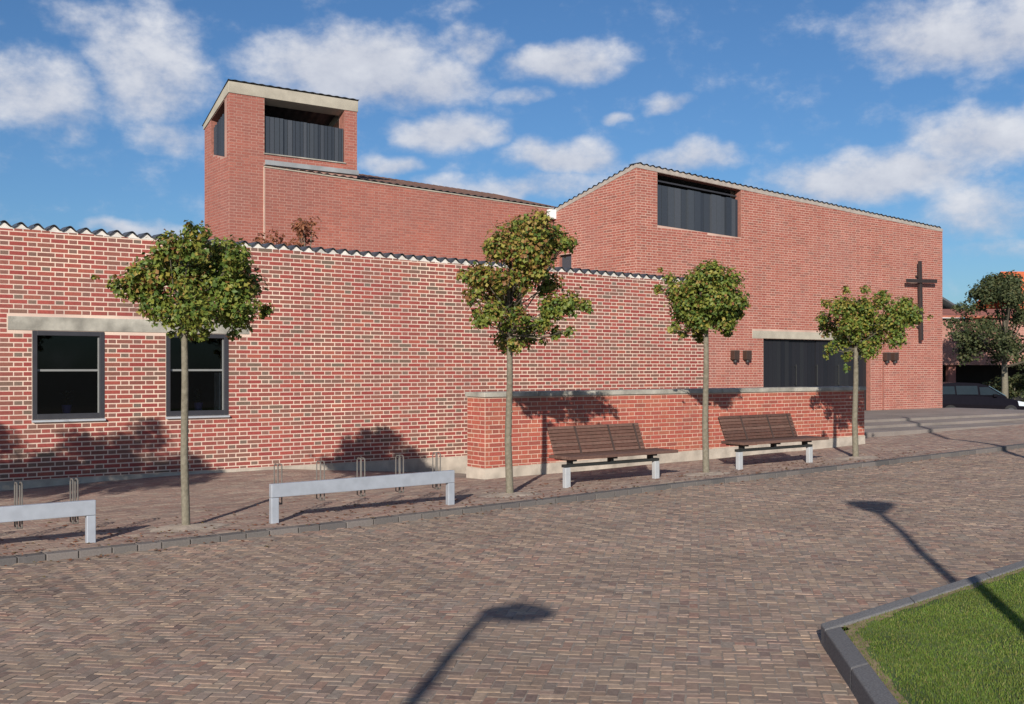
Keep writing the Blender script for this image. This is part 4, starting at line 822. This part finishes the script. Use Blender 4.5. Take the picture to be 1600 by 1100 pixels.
# far wood beyond the houses closing the horizon
rnd = random.Random(9); b = leaf_cloud([((Rv*rnd.uniform(-20,110)+Fv*rnd.uniform(118,128)).x, 0, 0, .1)], 1, .1, rnd)
cl = []
for k in range(260):
    q = Rv*rnd.uniform(-60, 120)+Fv*rnd.uniform(118, 128); cl.append((q.x, q.y, rnd.uniform(0, 3.6), rnd.uniform(1.2,2.2)))
fw = leaf_cloud(cl, .8, .5, rnd).build('distant_wood', 'leaf_dark'); tag(fw, 'dark line of trees far beyond the houses', 'trees', kind='stuff')
# parked car, nose to the right
cp = Rv*21.15+Fv*50; car = empty('parked_car', 'black people carrier parked beyond the church corner', 'car', None, (cp.x, cp.y, -.66), -math.atan2(SX, CX)+.03)
def loft(mb, secs):
    n = len(secs[0]); base_ = len(mb.v)
    for s_ in secs: mb.v += [tuple(p) for p in s_]
    for k in range(len(secs)-1):
        for j in range(n): a = base_+k*n+j; c = base_+k*n+(j+1)%n; mb.f.append((a, c, c+n, a+n)); mb.t.append(0)
    mb.f.append(tuple(base_+j for j in reversed(range(n)))); mb.f.append(tuple(base_+(len(secs)-1)*n+j for j in range(n))); mb.t += [0, 0]
prof = [(-2.25,.35,1.0,.75),(-2.2,.28,1.15,.82),(-1.2,.25,1.12,.88),(0,.24,1.05,.9),(1.0,.25,.98,.9),(1.5,.26,.90,.88),(1.95,.30,.80,.80),(2.2,.36,.66,.66)]
b = MB(); loft(b, [[(x,-w_,z0),(x,-w_-.02,(z0+z1)/2),(x,-w_+.06,z1),(x,w_-.06,z1),(x,w_+.02,(z0+z1)/2),(x,w_,z0)] for (x, z0, z1, w_) in prof]); b.build('body', 'car', car, bevel=.03)
cab = [(-2.15,1.12,1.20,.70),(-1.95,1.10,1.58,.66),(-1.0,1.08,1.66,.66),(0,1.04,1.62,.66),(.45,1.02,1.50,.66),(1.25,.92,1.0,.74)]
b = MB(); loft(b, [[(x,-.80,z0),(x,-w_,z1),(x,w_,z1),(x,.80,z0)] for (x, z0, z1, w_) in cab]); b.build('cabin', 'car', car, bevel=.02)
def side(x0, x1, x2, x3, z0, z1):
    for s_ in (-1, 1):
        b = MB(); y0, y1 = s_*.813, s_*.70; q = [(x0,y0,z0),(x1,y0,z0),(x2,y1,z1),(x3,y1,z1)]; q2 = [(a,c+s_*.012,d) for a, c, d in q]
        b.hexa(([*q, *q2] if s_ < 0 else [*q[::-1], *q2[::-1]])); b.build('side_window', 'car_glass', car)
side(-1.95,-1.15,-1.15,-1.85,1.12,1.48); side(-1.08,-.1,-.1,-1.08,1.11,1.50); side(0,.95,.42,0,1.09,1.44)
b = MB(); b.hexa([(.50,-.60,1.475),(1.22,-.68,1.035),(1.22,.68,1.035),(.50,.60,1.475),(.51,-.60,1.50),(1.24,-.68,1.06),(1.24,.68,1.06),(.51,.60,1.50)]); b.build('windscreen', 'sky_tint_glass', car)
for s_ in (-1, 1):
    b = MB(); b.hexa([(1.78,s_*.60,.60),(2.10,s_*.60,.58),(2.08,s_*.86,.58),(1.74,s_*.90,.60),(1.72,s_*.60,.82),(2.06,s_*.60,.76),(2.03,s_*.85,.76),(1.68,s_*.89,.82)]); b.build('headlight', 'headlight', car)
for x in (-1.4, 1.35):
    for s_ in (-1, 1):
        b = MB(); b.tube([(x,s_*.72,.32),(x,s_*.92,.32)], .32, 20); wh = b.build('wheel', 'tyre', car); b = MB(); b.tube([(x,s_*.921,.32),(x,s_*.93,.32)], .2, 16); b.build('rim', 'rim', wh)
for s_ in (-1, 1):
    b = MB(); b.box(.55,.72,s_*.92-.07,s_*.92+.07,1.0,1.13); b.build('mirror', 'car', car, bevel=.02)

# fallen leaves along the kerb and under the trees
n = 900; V = []; F = []; T = []
for k in range(n):
    tx = random.choice((3.81, 7.97, 11.47, 14.91, 2, 6)); x = tx+random.gauss(0, 1.2); y = 10.3+abs(random.gauss(0, .9)) if random.random() < .7 else 11.3+random.gauss(0, .6)
    if y > 13.2 or x < 0: continue
    z = float(gz(x, y))+.006; a = random.uniform(0, 2*PI); s = random.uniform(.012, .032); i = len(V)
    if 10.46 < y < 10.64: z = float(base(x))+.02
    V += [(x+math.cos(a)*s, y+math.sin(a)*s, z), (x-math.sin(a)*s*.7, y+math.cos(a)*s*.7, z+.008), (x-math.cos(a)*s, y-math.sin(a)*s, z+.003), (x+math.sin(a)*s*.7, y-math.cos(a)*s*.7, z+.009)]; F.append((i,i+1,i+2,i+3)); T.append(random.uniform(.1,.9))
m = MB(); m.v = V; m.f = F; m.t = T; fl = m.build('fallen_leaves', 'leaf_red'); tag(fl, 'scattered fallen brown leaves on pavement and gutter', 'leaves', kind='stuff')
